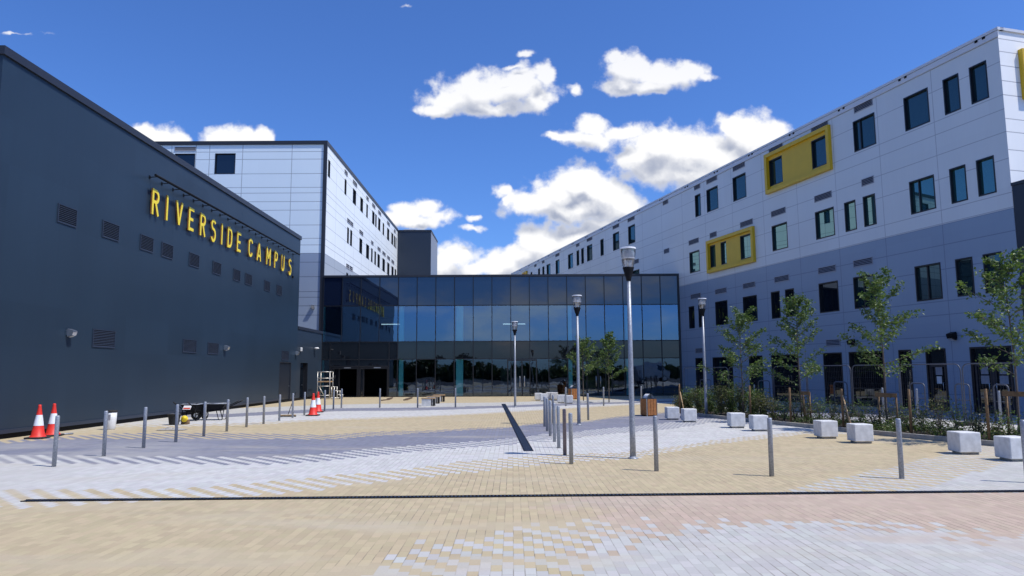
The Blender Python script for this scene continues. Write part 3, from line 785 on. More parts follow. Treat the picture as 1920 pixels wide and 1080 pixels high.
w.face([(XB - 24, YF + .12, 0), (XB - 24, Y1B, 0), (XB - 24, Y1B, ZB), (XB - 24, YF + .12, ZB)], 'white_cladding_side')
w.face([(XB - 24, Y1B, 0), (XB, Y1B, 0), (XB, Y1B, ZB), (XB - 24, Y1B, ZB)], 'white_cladding_side')
w.build('rear_wall', wb, WBS.uvf())
w = MB(); w.box((XB - 24, YF + .2, ZB - .2), (XB - .1, Y1B - .1, ZB - .1), 'roof_grey'); w.build('roof', wb)
w = MB(); zt_ = ZB + .08
w.box((XB - 24, YF + .04, ZB - .22), (XB + .06, YF + .3, zt_), 'cap_dark'); w.box((XB - .2, YF + .3, ZB - .22), (XB + .06, Y1B, zt_), 'cap_dark')
w.build('parapet_cap', wb)
w = MB(); w.box((XB - .22, YF + .03, 0), (XB + .05, YF + .2, ZB - .22), 'cap_dark'); w.build('corner_trim', wb)
for i in (0,):
    s0, z1 = WBF.at(328.7, 276.5); s1, z0 = WBF.at(366.8, 282.5); vent(WBF, s0, s1, z0, z1, wb, 'vent_grey', n=3)
for (h, up_) in [(sh[i], 1) for i in (1, 2, 4, 5, 7, 9, 11, 13, 14, 15, 17, 19, 20, 21, 22, 24, 25)]:
    vent(WBS, h[0] - .1, h[1] + .25, h[3] + .42, h[3] + .75, wb, 'vent_grey', n=2)
s, z = WBF.at(588, 575); wall_light(WBF, s, z, wb)
adopt(wb)

# ------------------------------------------------------------------ dark stair tower behind
YT = Y1B + .1
x1 = PY(808, 470, YT)[0]; zt = PY(780, 434, YT)[2]; y2 = PX(820, 480, x1)[1]
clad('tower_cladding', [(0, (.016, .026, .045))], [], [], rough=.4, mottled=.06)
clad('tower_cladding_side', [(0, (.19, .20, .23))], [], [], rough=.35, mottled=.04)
tw = thing('stair_tower', 'plain dark grey box tower at the far end of the white block', 'building', ((XB + x1) / 2, YT, 0))
w = MB(); w.face([(XB - 8, YT, 0), (x1, YT, 0), (x1, YT, zt), (XB - 8, YT, zt)], 'tower_cladding'); w.face([(XB - 8, YT, 0), (XB - 8, y2, 0), (XB - 8, y2, zt), (XB - 8, YT, zt)], 'tower_cladding')
w.face([(x1, YT, 0), (x1, y2, 0), (x1, y2, zt), (x1, YT, zt)], 'tower_cladding_side'); w.face([(XB - 8, y2, 0), (x1, y2, 0), (x1, y2, zt), (XB - 8, y2, zt)], 'tower_cladding')
w.build('wall', tw, GLZ.uvf())
w = MB(); w.box((XB - 8.05, YT - .05, zt - .02), (x1 + .05, y2 + .05, zt + .2), 'cap_dark'); w.build('roof', tw)
w = MB(); w.box((XB + .6, YT + 1, zt + .2), (XB + 2.2, YT + 2.2, zt + .5), 'cap_light'); w.build('roof_hatch', tw)
adopt(tw)

# ------------------------------------------------------------------ right wing
ZW = 15.67
wg = thing('long_white_wing', 'long white and blue-grey panelled wing with two yellow window surrounds, right of the plaza', 'building', tuple(WING(SW, 0, 0)))
VLS = [WING.at(u, v)[0] for u, v in ((1662, 470), (1769, 450), (1575, 480), (1205, 450), (1241, 430), (1321, 380), (1372, 370), (1431.6, 400), (1496, 400), (1279, 400))] + [-14, -18, -22, -26, -30, -35]
HWL = []
for hd in (14.66, 10.6, 6.57, 2.5):
    HWL += [hd - .35, hd - 1.75, hd - 2.35, hd - 3.3]
HWL += [15.35, 8.2]
UPC, LOC_ = (.64, .675, .69), (.255, .33, .43)  # upper panels are white; shade of this face is darkened into their colour
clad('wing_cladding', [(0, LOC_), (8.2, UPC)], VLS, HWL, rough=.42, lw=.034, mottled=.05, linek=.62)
A = [(1818.5, 1852.6, 155), (1769, 1800, 177), (1695, 1742.6, 207), (1600, 1642, 250), (1442.6, 1468, 321), (1522, 1555, 285), (1374, 1399, 351), (1325, 1346.6, 374), (1303.3, 1314, 385), (1178, 1191, 440), (1149.4, 1161, 452), (1126, 1132, 463), (1100.7, 1110.6, 473), (1090, 1094.8, 479), (1081.3, 1086, 483), (1065.3, 1074.4, 489), (1042, 1049, 500), (1025, 1032, 505), (1017, 1020.7, 508), (1009, 1012.6, 511), (995, 998, 516)]
B = [(1832, 1866.7, 331), (1781.5, 1813, 345), (1706, 1754, 367), (1619, 1642.6, 395), (1584, 1605.7, 406), (1529, 1565, 420), (1447.7, 1477, 445), (1332, 1342.5, 479), (1352, 1363, 474), (1388.5, 1412, 463), (1293, 1312, 490), (1186, 1199, 518)]
Cc = [(1845, 1881, 511), (1793, 1826, 519), (1716.6, 1766, 530), (1601, 1641.6, 548), (1536, 1572.8, 557), (1473, 1490, 568), (1446.4, 1463, 572), (1393.6, 1420, 578), (1341.7, 1364.7, 588), (1310, 1320.6, 593), (1292, 1302.5, 595)]
Gg = [(1819, 1898, 670), (1735.7, 1774, 670), (1685, 1709, 670), (1592, 1658, 675), (1544, 1579.4, 680), (1446.4, 1497, 680), (1404.4, 1430, 680), (1336.4, 1374, 680), (1304.4, 1318, 685)]
zr_ = {}
def row(L, tops, bots, nm):
    zt_ = sum(WING.at(*p)[1] for p in tops) / len(tops); zb_ = sum(WING.at(*p)[1] for p in bots) / len(bots) if bots else .02
    zr_[nm] = (zb_, zt_)
    return [(WING.at(a, v)[0], WING.at(b, v)[0], zb_, zt_) for a, b, v in L]
HA = row(A, [(1818, 128), (1695, 185), (1374, 333), (1149, 438)], [(1852.6, 183.7), (1742.6, 229), (1399, 369.6), (1191, 454)], 'A')
HB = row(B, [(1832, 301), (1706, 342), (1529, 398.8), (1293, 472)], [(1866.7, 361.5), (1754, 391), (1565, 441), (1312, 508)], 'B')
HC = row(Cc, [(1793, 486), (1716, 499.6), (1601, 520.6), (1292, 574.7)], [(1826, 552), (1766, 560), (1463, 597), (1302.5, 615.6)], 'C')
HG = row(Gg, [(1819, 649), (1735.7, 653), (1592, 660), (1446, 667), (1304, 672)], None, 'G')
holes = HA + HB + HC + HG
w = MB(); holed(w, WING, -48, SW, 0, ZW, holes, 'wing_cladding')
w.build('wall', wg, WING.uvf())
random.seed(5)
for i, h in enumerate(HA):
    window(WING, *h, wg, 'window_glass', mull=((h[0] + .28 * (h[1] - h[0])),) if i in (3,) else ())
for i, h in enumerate(HB):
    window(WING, *h, wg, 'window_glass_teal', mull=((h[0] + .34 * (h[1] - h[0])),) if i in (2,) else ())
for i, h in enumerate(HC):
    window(WING, *h, wg, 'window_glass_dark' if i > 3 else 'window_glass', mull=((h[0] + .45 * (h[1] - h[0])),) if i in (2, 3) else ())
for i, h in enumerate(HG):
    if i in (0, 1):
        zt_ = 2.08
        f = window(WING, h[0], h[1], h[2], h[3], wg, 'window_glass_dark', trans=(zt_,), bar=.07, name='door_opening')
        mid = [(h[0] + h[1]) / 2] if i == 0 else []
        edges = [h[0] + .1] + mid + [h[1] - .1]
        for k in range(len(edges) - 1):
            d = MB(); a, b = edges[k] + .01, edges[k + 1] - .01
            ww = .1 if i == 0 else .09
            for q in ((a, a + ww, .04, zt_ - .04), (b - ww, b, .04, zt_ - .04), (a + ww, b - ww, .04, .25), (a + ww, b - ww, zt_ - .14, zt_ - .04)):
                d.box((q[0], -.115, q[2]), (q[1], -.07, q[3]), 'dark_door', WING)
            dd = d.build('door', wg)
            nb = MB(); c_ = (a + b) / 2
            if i == 0:
                nb.box((c_ - .17, -.118, 1.62), (c_ + .17, -.112, 1.95), 'vent_grey', WING); nb.box((c_ - .19, -.118, 1.22), (c_ + .19, -.112, 1.56), 'vent_grey', WING)
            else:
                nb.box((c_ - .17, -.118, 1.58), (c_ + .17, -.112, 1.93), 'vent_grey', WING); nb.box((c_ - .14, -.118, 1.2), (c_ + .12, -.112, 1.52), 'label_paper', WING)
            nb.build('paper_notice', dd)
            hb = MB(); sx = b - .15 if k == 0 else a + .15
            hb.tube([WING(sx, -.07, 1.25), WING(sx, -.01, 1.25), WING(sx, -.01, .85), WING(sx, -.07, .85)], .014, 'brushed_steel', 6); hb.build('handle', dd)
    else:
        window(WING, h[0], h[1], h[2], h[3], wg, 'window_glass_dark', trans=(.9,) if i % 2 else (), bar=.07)
# yellow surrounds
def surround(fr, s0, s1, z0, z1, hs, parent, dp=.20, wbar=.22):
    f = MB(); e = .004
    for q in ((s0, s0 + wbar, z0, z1), (s1 - wbar, s1, z0, z1), (s0 + wbar, s1 - wbar, z0, z0 + wbar), (s0 + wbar, s1 - wbar, z1 - wbar, z1)):
        f.box((q[0], .002, q[2]), (q[1], dp, q[3]), 'yellow_cladding', fr)
    o = f.build('window_surround', parent)
    p = MB(); holed(p, fr, s0 + wbar, s1 - wbar, z0 + wbar, z1 - wbar, hs, 'yellow_cladding', d=.03, depth=.03)
    p.build('infill_panel', o)
a = WING.at(1437, 300)[0]; b = WING.at(1561, 300)[0]; z0, z1 = zr_['A']
surround(WING, a, b, z0 - .42, z1 + .42, [HA[4], HA[5]], wg)
a = WING.at(1328.5, 480)[0]; b = WING.at(1417, 470)[0]; z0, z1 = zr_['B']
surround(WING, a, b, z0 - .36, z1 + .36, [HB[7], HB[8], HB[9]], wg)
a, za = WING.at(981, 511); b, _ = WING.at(989, 511); z0, z1 = zr_['A']
surround(WING, a, b, z0 - .4, z1 + .4, [], wg)
VA = [(1601, 1637, 198), (1521, 1553.5, 241), (1441.7, 1468.4, 279), (1374, 1397, 311), (1324.6, 1345, 337), (1301.6, 1313, 349), (1243, 1253, 380), (1177, 1190, 410), (1149, 1161, 423), (1100.5, 1110.6, 448), (1080.6, 1086.5, 459), (1041.7, 1049, 477), (1016.5, 1021, 490), (1002, 1006, 496)]
VB = [(1615.5, 1639, 340), (1527, 1560, 369), (1446, 1473.5, 398), (1388, 1412, 418), (1331, 1344, 440), (1291.5, 1310.4, 453), (1245, 1255, 470), (1189, 1198, 489)]
VC = [(1600, 1637, 491), (1534, 1568, 506), (1452, 1480, 523), (1393, 1416.5, 535), (1341, 1362.6, 546), (1295, 1314.5, 555)]
VG = [(1549, 1576, 643), (1304, 1318, 657), (1400, 1422, 652)]
for L in (VA, VB, VC, VG):
    zc = sum(WING.at((a + b) / 2, v)[1] for a, b, v in L[:6]) / min(len(L), 6)
    for a, b, v in L: vent(WING, WING.at(a, v)[0] + .04, WING.at(b, v)[0] - .04, zc - .15, zc + .15, wg, 'vent_grey', n=4)
for u, v in ((1790.5, 630), (1601, 642)):
    s, z = WING.at(u, v); wall_light(WING, s, z, wg, dark=True, k=1.1)
# near end face, sunlit: same white panels in a lighter colour
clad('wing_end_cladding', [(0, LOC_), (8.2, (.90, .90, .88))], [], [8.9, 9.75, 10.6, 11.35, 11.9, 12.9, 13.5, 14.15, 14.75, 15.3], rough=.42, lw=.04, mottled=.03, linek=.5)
ye = WEND.at(1908, 94); ye0 = WEND.at(1912, 186)
DEPTH = 16
w = MB(); hs_ = [(ye[0] + .25, ye[0] + 1.7, ye0[1] + .25, ye[1] - .25)]
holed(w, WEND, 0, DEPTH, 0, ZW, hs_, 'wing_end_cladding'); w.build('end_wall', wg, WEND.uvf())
window(WEND, *hs_[0], wg, 'window_glass')
surround(WEND, ye[0], ye[0] + 4.2, ye0[1], ye[1], hs_, wg)
w = MB(); c = [WEND(DEPTH, 0, 0), WING(-48, -DEPTH, 0), WING(-48, 0, 0)]
for i in range(2): w.face([c[i], c[i + 1], c[i + 1] + Vector((0, 0, ZW)), c[i] + Vector((0, 0, ZW))], 'wing_end_cladding')
w.build('rear_wall', wg, WING.uvf())
w = MB(); w.box((-48, -DEPTH, ZW - .12), (SW - .01, -.02, ZW - .02), 'roof_grey', WING); w.build('roof', wg)
w = MB(); w.box((-48, -.25, ZW - .02), (SW + .07, .07, ZW + .10), 'cap_light', WING); w.box((-48, .02, ZW - .30), (SW + .05, .05, ZW - .05), 'cap_light', WING)
w.box((.08, -.2, ZW - .02), (DEPTH, .07, ZW + .10), 'cap_light', WEND)
for i in range(18):
    s = SW - 1.0 - i * 4.1
    for k in (0, .35): w.box((s + k, .05, ZW - .13), (s + k + .13, .075, ZW - .03), 'black_paint', WING)
w.build('parapet_cap', wg)
adopt(wg)

# dark annex continuing the wing towards the viewer
_s, za = WING.at(1893.5, 345)
ax = thing('dark_annex', 'dark low block joined to the near end of the white wing at the right edge', 'building', tuple(WING(SW + 4, 0, 0)))
clad('annex_cladding', [(0, (.018, .022, .034))], [], [], rough=.4, mottled=.06)
w = MB(); w.box((SW + .01, -9, 0), (SW + 9, -.01, za - .1), 'annex_cladding', WING); w.build('wall', ax, WING.uvf())
w = MB(); w.box((SW + .005, -9.05, za - .1), (SW + 9.05, .04, za + .02), 'cap_dark', WING); w.build('roof', ax)
adopt(ax)

# ------------------------------------------------------------------ glazed entrance block
at = thing('glass_entrance_block', 'two-storey dark mirror glass entrance block with open sliding doors, across the plaza', 'building', (0, YF, 0))
ztop = (PY(603, 519, YF)[2] + PY(1278, 513, YF)[2]) / 2
zA = (PY(640, 574, YF)[2] + PY(1240, 570.5, YF)[2]) / 2
zB = (PY(640, 642, YF)[2] + PY(1240, 637.4, YF)[2]) / 2
zC = (PY(640, 674.5, YF)[2] + PY(1240, 671, YF)[2]) / 2
xl, xr = XL + .02, XW - .02
N = 19; xs = [xl + (xr - xl) * i / N for i in range(N + 1)]
def gx(u, v=700): return PY(u, v, YF)[0]
low = [xl, gx(617.8), gx(672.6), gx(729), xs[4]] + xs[5:]
zD = PY(650, 687, YF)[2]
fr_ = MB(); bw = .028
def mul(x, z0, z1, w_=bw, d1=.035): fr_.box((x - w_, -.08, z0), (x + w_, d1, z1), 'black_frame', GLZ)
for x in xs: mul(x, zB + .03, ztop - .12)
for x in low: mul(x, 0.02, zB - .03)
for z in (zA, zB, zC): fr_.box((xl, -.08, z - .03), (xr, .04, z + .03), 'black_frame', GLZ)
fr_.box((xl, -.08, 0.005), (low[1], .03, .05), 'black_frame', GLZ); fr_.box((low[3], -.08, 0.005), (xr, .03, .05), 'black_frame', GLZ)
fr_.box((low[1], -.08, zD - .04), (low[3], .045, zD + .04), 'black_frame', GLZ)
fr_.box((xr - .12, -.3, 0), (xr, .06, ztop), 'black_frame', GLZ)
fr_.build('mullion_frame', at)
random.seed(11)
def pane(x0, x1, z0, z1, g, name='glass_panel'):
    p = MB(); a, b, c = [random.uniform(-.0035, .0035) for _ in range(3)]
    p.face([GLZ(x0 + .01, -.02 - a - b, z0 + .01), GLZ(x1 - .01, -.02 + a - b, z0 + .01), GLZ(x1 - .01, -.02 + a + b, z1 - .01), GLZ(x0 + .01, -.02 - a + b, z1 - .01)], g)
    return p.build(name, at)
for i in range(N):
    pane(xs[i], xs[i + 1], zA, ztop - .12, 'spandrel_glass')
    pane(xs[i], xs[i + 1], zB, zA, 'vision_glass')
for i in range(len(low) - 1):
    pane(low[i], low[i + 1], zC, zB, 'spandrel_dark')
    if i in (1, 2): pane(low[i], low[i + 1], zD, zC, 'spandrel_dark')
    else: pane(low[i], low[i + 1], .02, zC, 'ground_glass')
# open sliding doors
for (a, b, lf) in ((low[1], low[2], .27), (low[2], low[3], .1)):
    d = MB(); a += .05; b -= .05
    for q in ((a, a + .08, .02, zD - .04), (b - .08, b, .02, zD - .04), (a + .08, b - .08, zD - .2, zD - .04)):
        d.box((q[0], -.12, q[2]), (q[1], .02, q[3]), 'black_frame', GLZ)
    xx = a + .08 + (b - a) * lf
    d.box((xx - .05, -.20, .02), (xx + .05, -.14, zD - .2), 'black_frame', GLZ)
    dd = d.build('sliding_door', at)
    p = MB(); p.face([GLZ(a + .08, -.17, .03), GLZ(xx - .05, -.17, .03), GLZ(xx - .05, -.17, zD - .2), GLZ(a + .08, -.17, zD - .2)], 'spandrel_dark'); p.build('pane', dd)
    p = MB(); c_ = a + (b - a) * .62; p.box((c_ - .25, .022, zD - .14), (c_ + .25, .05, zD - .08), 'brushed_steel', GLZ); p.build('sensor', dd)
for (u0, u1, um, uh) in ((952, 1006, 979, 979), (1093, 1148, 1121, 1121.5)):
    d = MB(); a, b, c_ = gx(u0), gx(u1), gx(um)
    for x in (a, b, c_): d.box((x - .045, .005, .03), (x + .045, .055, zC - .04), 'black_frame', GLZ)
    d.box((a + .045, .005, zC - .16), (b - .045, .05, zC - .05), 'black_frame', GLZ)
    dd = d.build('double_door', at)
    zh = PY(uh, 715, YF)[2]; xh = gx(uh)
    for sg in (-1, 1):
        h_ = MB(); x_ = xh + sg * .17
        h_.tube([GLZ(x_, .06, zh + .38), GLZ(x_, .14, zh + .34), GLZ(x_, .14, zh - .34), GLZ(x_, .06, zh - .38)], .024, 'brushed_steel', 8); h_.build('pull_handle', dd)
# inside
DB = 12.0
def wx(y): return XW - math.tan(WA) * (y - YF)
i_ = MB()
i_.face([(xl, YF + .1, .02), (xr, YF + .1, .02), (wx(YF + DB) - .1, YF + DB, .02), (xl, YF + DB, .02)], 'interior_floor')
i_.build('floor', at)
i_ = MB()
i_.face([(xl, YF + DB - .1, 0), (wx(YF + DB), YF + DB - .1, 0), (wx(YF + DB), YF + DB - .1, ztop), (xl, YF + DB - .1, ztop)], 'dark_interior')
i_.face([(xl + .05, YF + .1, 0), (xl + .05, YF + DB, 0), (xl + .05, YF + DB, ztop), (xl + .05, YF + .1, ztop)], 'dark_interior')  # dark side linings added to keep the room behind the glass dark
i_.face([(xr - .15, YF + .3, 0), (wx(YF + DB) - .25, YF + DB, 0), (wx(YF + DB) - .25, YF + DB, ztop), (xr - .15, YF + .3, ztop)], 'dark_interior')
i_.build('dark_lining', at)
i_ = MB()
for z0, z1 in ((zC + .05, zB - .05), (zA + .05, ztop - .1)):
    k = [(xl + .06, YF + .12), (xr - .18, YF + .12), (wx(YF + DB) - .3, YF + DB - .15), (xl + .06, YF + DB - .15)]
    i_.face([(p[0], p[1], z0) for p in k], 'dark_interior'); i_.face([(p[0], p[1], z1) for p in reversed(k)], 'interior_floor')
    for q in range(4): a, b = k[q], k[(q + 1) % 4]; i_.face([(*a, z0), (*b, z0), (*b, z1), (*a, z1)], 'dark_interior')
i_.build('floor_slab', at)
for u0, u1 in ((749, 757), (855.5, 868.5), (1065, 1072), (600, 608), (1173, 1178)):
    for z0, z1 in ((.03, zC + .04), (zB - .04, zA + .04)):
        x0_, x1_ = PY(u0, 620, YF + .2)[0], PY(u1, 620, YF + .2)[0]
        c_ = MB(); c_.box((x0_, YF + .16, z0), (x1_, YF + .5, z1), 'pale_teal'); c_.build('column', at)
for u0, u1, v in ((715, 751, 608), (943, 985, 607.5), (623, 640, 655)):
    yy = YF + 3.5
    p0, p1 = PY(u0, v, yy), PY(u1, v, yy)
    c_ = MB(); c_.box((p0[0], yy, min(p0[2], 6.8) - .03), (p1[0], yy + .12, min(p0[2], 6.8) + .03), 'tube_light')
    if v < 650: c_.build('ceiling_light', at)
# low partitions seen dimly inside
for x0_, x1_, yy, h_ in ((-4.5, -2.5, YF + 5, 1.3), (-1, 1.2, YF + 7, 2.1), (5, 7.6, YF + 6, 1.1)):
    c_ = MB(); c_.box((x0_, yy, .03), (x1_, yy + .3, h_), 'vent_dark'); c_.build('partition', at)
r_ = MB(); k = [(xl, YF + .02), (xr, YF + .02), (wx(YF + DB) - .02, YF + DB), (xl, YF + DB)]
r_.face([(*p, ztop - .02) for p in k], 'roof_grey'); r_.build('roof', at)
r_ = MB(); r_.box((xl, -.25, ztop - .11), (xr + .02, .07, ztop + .05), 'cap_dark', GLZ); r_.build('parapet_cap', at)
adopt(at)
# ------------------------------------------------------------------ drainage channels
def channel(p0, p1, wd, label):
    p0, p1 = Vector(p0), Vector(p1); L = (p1 - p0).length; a = (p1 - p0).normalized(); n = Vector((-a.y, a.x, 0))
    fr = lambda x, y, z: p0 + a * x + n * y + Vector((0, 0, z))
    t = thing('drainage_channel', label, 'drain', tuple((p0 + p1) / 2))
    b = MB(); b.box((0, -wd / 2 + .02, .001), (L, wd / 2 - .02, .0045), 'vent_void', fr); b.build('gutter', t)
    b = MB()
    b.box((0, -wd / 2, .002), (L, -wd / 2 + .022, .014), 'black_paint', fr); b.box((0, wd / 2 - .022, .002), (L, wd / 2, .014), 'black_paint', fr)
    k = int(L / .055)
    for i in range(k):
        x = (i + .5) * L / k; b.box((x - .012, -wd / 2 + .022, .005), (x + .012, wd / 2 - .022, .012), 'vent_dark', fr)
    b.build('grating', t); adopt(t)
A0, A1, A2 = G(44, 939.5), G(1000, 929.2), G(1935, 921.5)
d_ = (A2 - A0)
channel(A0, A0 + d_ * 1.15, .14, 'long thin black slotted drain running right across the foreground paving')
channel(G(944, 757.5), G(991.5, 846), .22, 'short dark slotted drain strip running away beside the lamp shadow, mid plaza')

# ------------------------------------------------------------------ bollards
bb = MB(); bb.lathe([(.041, 0), (.041, .965), (.038, .985), (.030, .992), (0, .995)], 'galvanised', 14)
bp = MB(); bp.lathe([(.041, 0), (.041, .965), (.038, .985), (.030, .992), (0, .995)], 'galvanised_rusty', 14)
BG = 'steel bollards standing across the plaza'
b0 = None
def bollard(u, v, label, rusty=False):
    global b0
    p = G(u, v)
    if rusty: o = bp.build('bollard')
    elif b0 is None: o = bb.build('bollard'); b0 = o
    else: o = b0.copy(); COL.objects.link(o)
    o.location = p; o.rotation_euler = (R(random.uniform(-.5, .5)), R(random.uniform(-.5, .5)), random.uniform(0, 6))
    return tag(o, label, 'bollard', BG)
left = [(101, 875), (194.5, 855.5), (269, 840), (329.5, 829), (382, 818), (425, 809), (462, 801), (494, 795), (523.5, 789), (548.5, 783.5), (570.5, 778.5), (608.5, 771), (625, 767.8), (640, 765)]
notes = ['nearest, before the two near traffic cones', 'partly covering the white plastic tub', 'standing alone before the bare hall wall', 'just in front of the black bucket', 'in front of the wheelbarrows', 'just right of the wheelbarrow handles', 'with plain hall wall behind', 'left of the service door', 'in front of the service door', 'with the broom handle leaning on it', 'between the broom and the far cones', 'just right of the far pair of cones', 'in front of the podium steps', 'at the far end, before the dark doorway']
for i, (u, v) in enumerate(left):
    bollard(u, v, f'{ORD[i]} bollard from the left along the hall, {notes[i]}')
bollard(712, 764.5, 'small distant steel bollard in front of the open right-hand doorway of the entrance')
bollard(783, 764.5, 'small distant steel bollard immediately left of the timber topped seats')
bollard(854, 764, 'small distant steel bollard to the right of the timber topped seats')
cent = [(1021, 800, 0, 'farthest'), (1026, 808.5, 0, 'second farthest'), (1031.8, 817.5, 0, 'third farthest'), (1039.7, 828.5, 0, 'fourth farthest'), (1047.8, 840, 0, 'third nearest'), (1059.2, 853.5, 1, ''), (1071.3, 870, 0, 'nearest')]
for u, v, ru, w_ in cent:
    bollard(u, v, 'brownish discoloured bollard, second nearest of the close line left of the tall lamp' if ru else f'grey steel bollard, {w_} of the close line left of the tall lamp', bool(ru))
bollard(1037, 794, 'grey steel bollard peeping out behind the close line of bollards, mid plaza')
bollard(1103, 787.8, 'grey steel bollard just right of the middle lamp column')
bollard(1061, 761.5, 'small distant steel bollard in front of the far concrete cubes')
bollard(1132, 760.8, 'small distant steel bollard beside the thin young tree at the entrance block')
bollard(1203, 759, 'small distant steel bollard behind the tall lamp and left of the timber bin')
bollard(1231, 883.5, 'steel bollard just right of the tallest looking lamp, casting a short shadow')
bollard(1447, 893, 'steel bollard in the open foreground before the gap between concrete cubes')
bollard(1691, 897.5, 'steel bollard in the right foreground, left of the biggest looking concrete cube')
bollard(1927, 905, 'steel bollard cut by the right edge of the picture')

# ------------------------------------------------------------------ lamp columns
def lamp(u, v, label, h=4.45):
    t = thing('street_lamp', label, 'street lamp', tuple(G(u, v)), random.uniform(0, 6), 'lamp columns on the plaza')
    hc = h - .70
    p = MB(); p.lathe([(.062, 0), (.060, .6), (.056, 1.0), (.052, 2.0), (.040, hc)], 'galvanised', 16)
    p.build('pole', t)
    p = MB(); p.lathe([(.11, .0), (.11, .018), (.075, .022), (.066, .05)], 'galvanised', 16); p.build('base_plate', t)
    p = MB(); p.lathe([(.046, hc - .02), (.055, hc + .03), (.122, hc + .26), (.122, hc + .275)], 'black_paint', 20); p.build('lamp_neck', t)
    p = MB(); p.lathe([(.112, hc + .276), (.130, hc + .36), (.158, hc + .56), (.168, hc + .685)], 'lamp_glass', 24, cap=False); b = p.build('bowl', t)
    q = MB(); q.lathe([(.025, hc + .277), (.025, hc + .48)], 'white_plastic', 10); q.build('bulb', b)
    q = MB(); q.lathe([(.140, hc + .45), (.146, hc + .47), (.142, hc + .60), (.11, hc + .65), (.0, hc + .66)], 'white_reflective', 24, cap=False); q.build('reflector', b)
    p = MB(); p.lathe([(.166, hc + .665), (.175, hc + .685), (.166, hc + .70), (.0, hc + .715)], 'white_reflective', 24, cap=False); p.build('top_cap', t)
random.seed(3)
lamp(1187, 860, 'nearest and largest of the four grey lamp columns')
lamp(1085.6, 797, 'lamp column before the glass front, beside two young trees')
lamp(966, 763.6, 'farthest and smallest lamp column, standing beside the far end of the short drain')
lamp(1324.5, 781, 'lamp column rising from the left end of the planting bed', 4.75)

# ------------------------------------------------------------------ concrete cubes
def cube(uc, vb, label, sz=.46, hh=.47, src=[None]):
    p = G(uc, vb) + Vector((0, sz / 2, 0))
    if src[0] is None:
        t = thing('concrete_cube', label, 'cube seat', tuple(p), 0, 'white concrete cube seats on the plaza')
        b = MB(); k = sz / 2; b.cbox((-k, -k, .05), (k, k, hh), .014, 'concrete'); b.build('block', t)
        b = MB(); b.box((-k + .06, -k + .06, 0), (k - .03, k - .06, .05), 'kerb_concrete'); b.build('plinth', t)
        src[0] = t; return t
    return copy_thing(src[0], tuple(p), R(random.uniform(-2.5, 2.5)), label)
cube(1263, 787.5, 'concrete cube nearest the timber bin, left of a near pair')
cube(1295, 792, 'concrete cube at the left tip of the planting bed, right of a near pair')
cube(1385, 803, 'concrete cube by the kerb, just left of the bollard standing alone in front')
cube(1428, 809, 'concrete cube half hidden at its right edge by a bollard')
cube(1556, 823, 'concrete cube between two bollards, left one of the right hand pair by the kerb')
cube(1622, 832, 'concrete cube just left of the right foreground bollard')
cube(1822, 853, 'biggest looking concrete cube, to the right of the foreground bollards')
cube(1917, 866, 'concrete cube cut by the right edge of the picture')
cube(1009.5, 751, 'tiny distant concrete cube, leftmost of the far group by the glass front', .48, .45)
cube(1020, 752.5, 'tiny distant concrete cube, second from left in the far group')
cube(1030.5, 749.2, 'tiny distant concrete cube set back in the middle of the far group, left one')
cube(1039.5, 749.4, 'tiny distant concrete cube set back in the middle of the far group, right one')
cube(1052.5, 755.6, 'distant concrete cube second from right in the far group')
cube(1067, 757, 'distant concrete cube rightmost of the far group, next to the far bin')

# ------------------------------------------------------------------ timber clad litter bins
def bin_(u, v, label):
    t = thing('litter_bin', label, 'bin', tuple(G(u, v) + Vector((0, .25, 0))), R(22), 'timber litter bins')
    k, h = .235, .70
    b = MB(); b.box((-k + .03, -k + .03, 0), (k - .03, k - .03, h - .02), 'black_paint'); b.build('liner', t)
    for sx in (-1, 1):
        for sy in (-1, 1):
            b = MB(); b.box((sx * k - .014, sy * k - .014, 0), (sx * k + .014, sy * k + .014, h), 'brushed_steel'); b.build('corner_post', t)
    for s in range(4):
        rot = Matrix.Rotation(s * math.pi / 2, 4, 'Z')
        for i in range(3):
            a = -k + .02 + i * (2 * k - .04) / 3; b = MB()
            b.box((a + .008, -k - .018, .04), (a + (2 * k - .04) / 3 - .008, -k + .005, h - .01), 'timber', lambda x, y, z: rot @ Vector((x, y, z)))
            b.build('timber_slat', t)
    b = MB(); b.box((-k - .02, -k - .02, h), (k + .02, k + .02, h + .02), 'vent_dark'); b.build('top_plate', t)
    b = MB(); P_ = [(.15 * math.cos(R(a)), .17 * math.sin(R(a))) for a in range(0, 181, 15)]
    for i in range(len(P_) - 1):
        (a, c), (a2, c2) = P_[i], P_[i + 1]
        b.face([(a, -.15, h + .02 + c), (a2, -.15, h + .02 + c2), (a2, .15, h + .02 + c2), (a, .15, h + .02 + c)], 'white_plastic', True)
    b.face([(a, .15, h + .02 + c) for a, c in P_], 'white_plastic')
    b.build('hood', t)
bin_(1219, 780.5, 'brown timber slatted litter bin with white hood, beside the nearer pair of cubes')
bin_(1075, 748.5, 'far brown timber slatted litter bin close to the glass front')

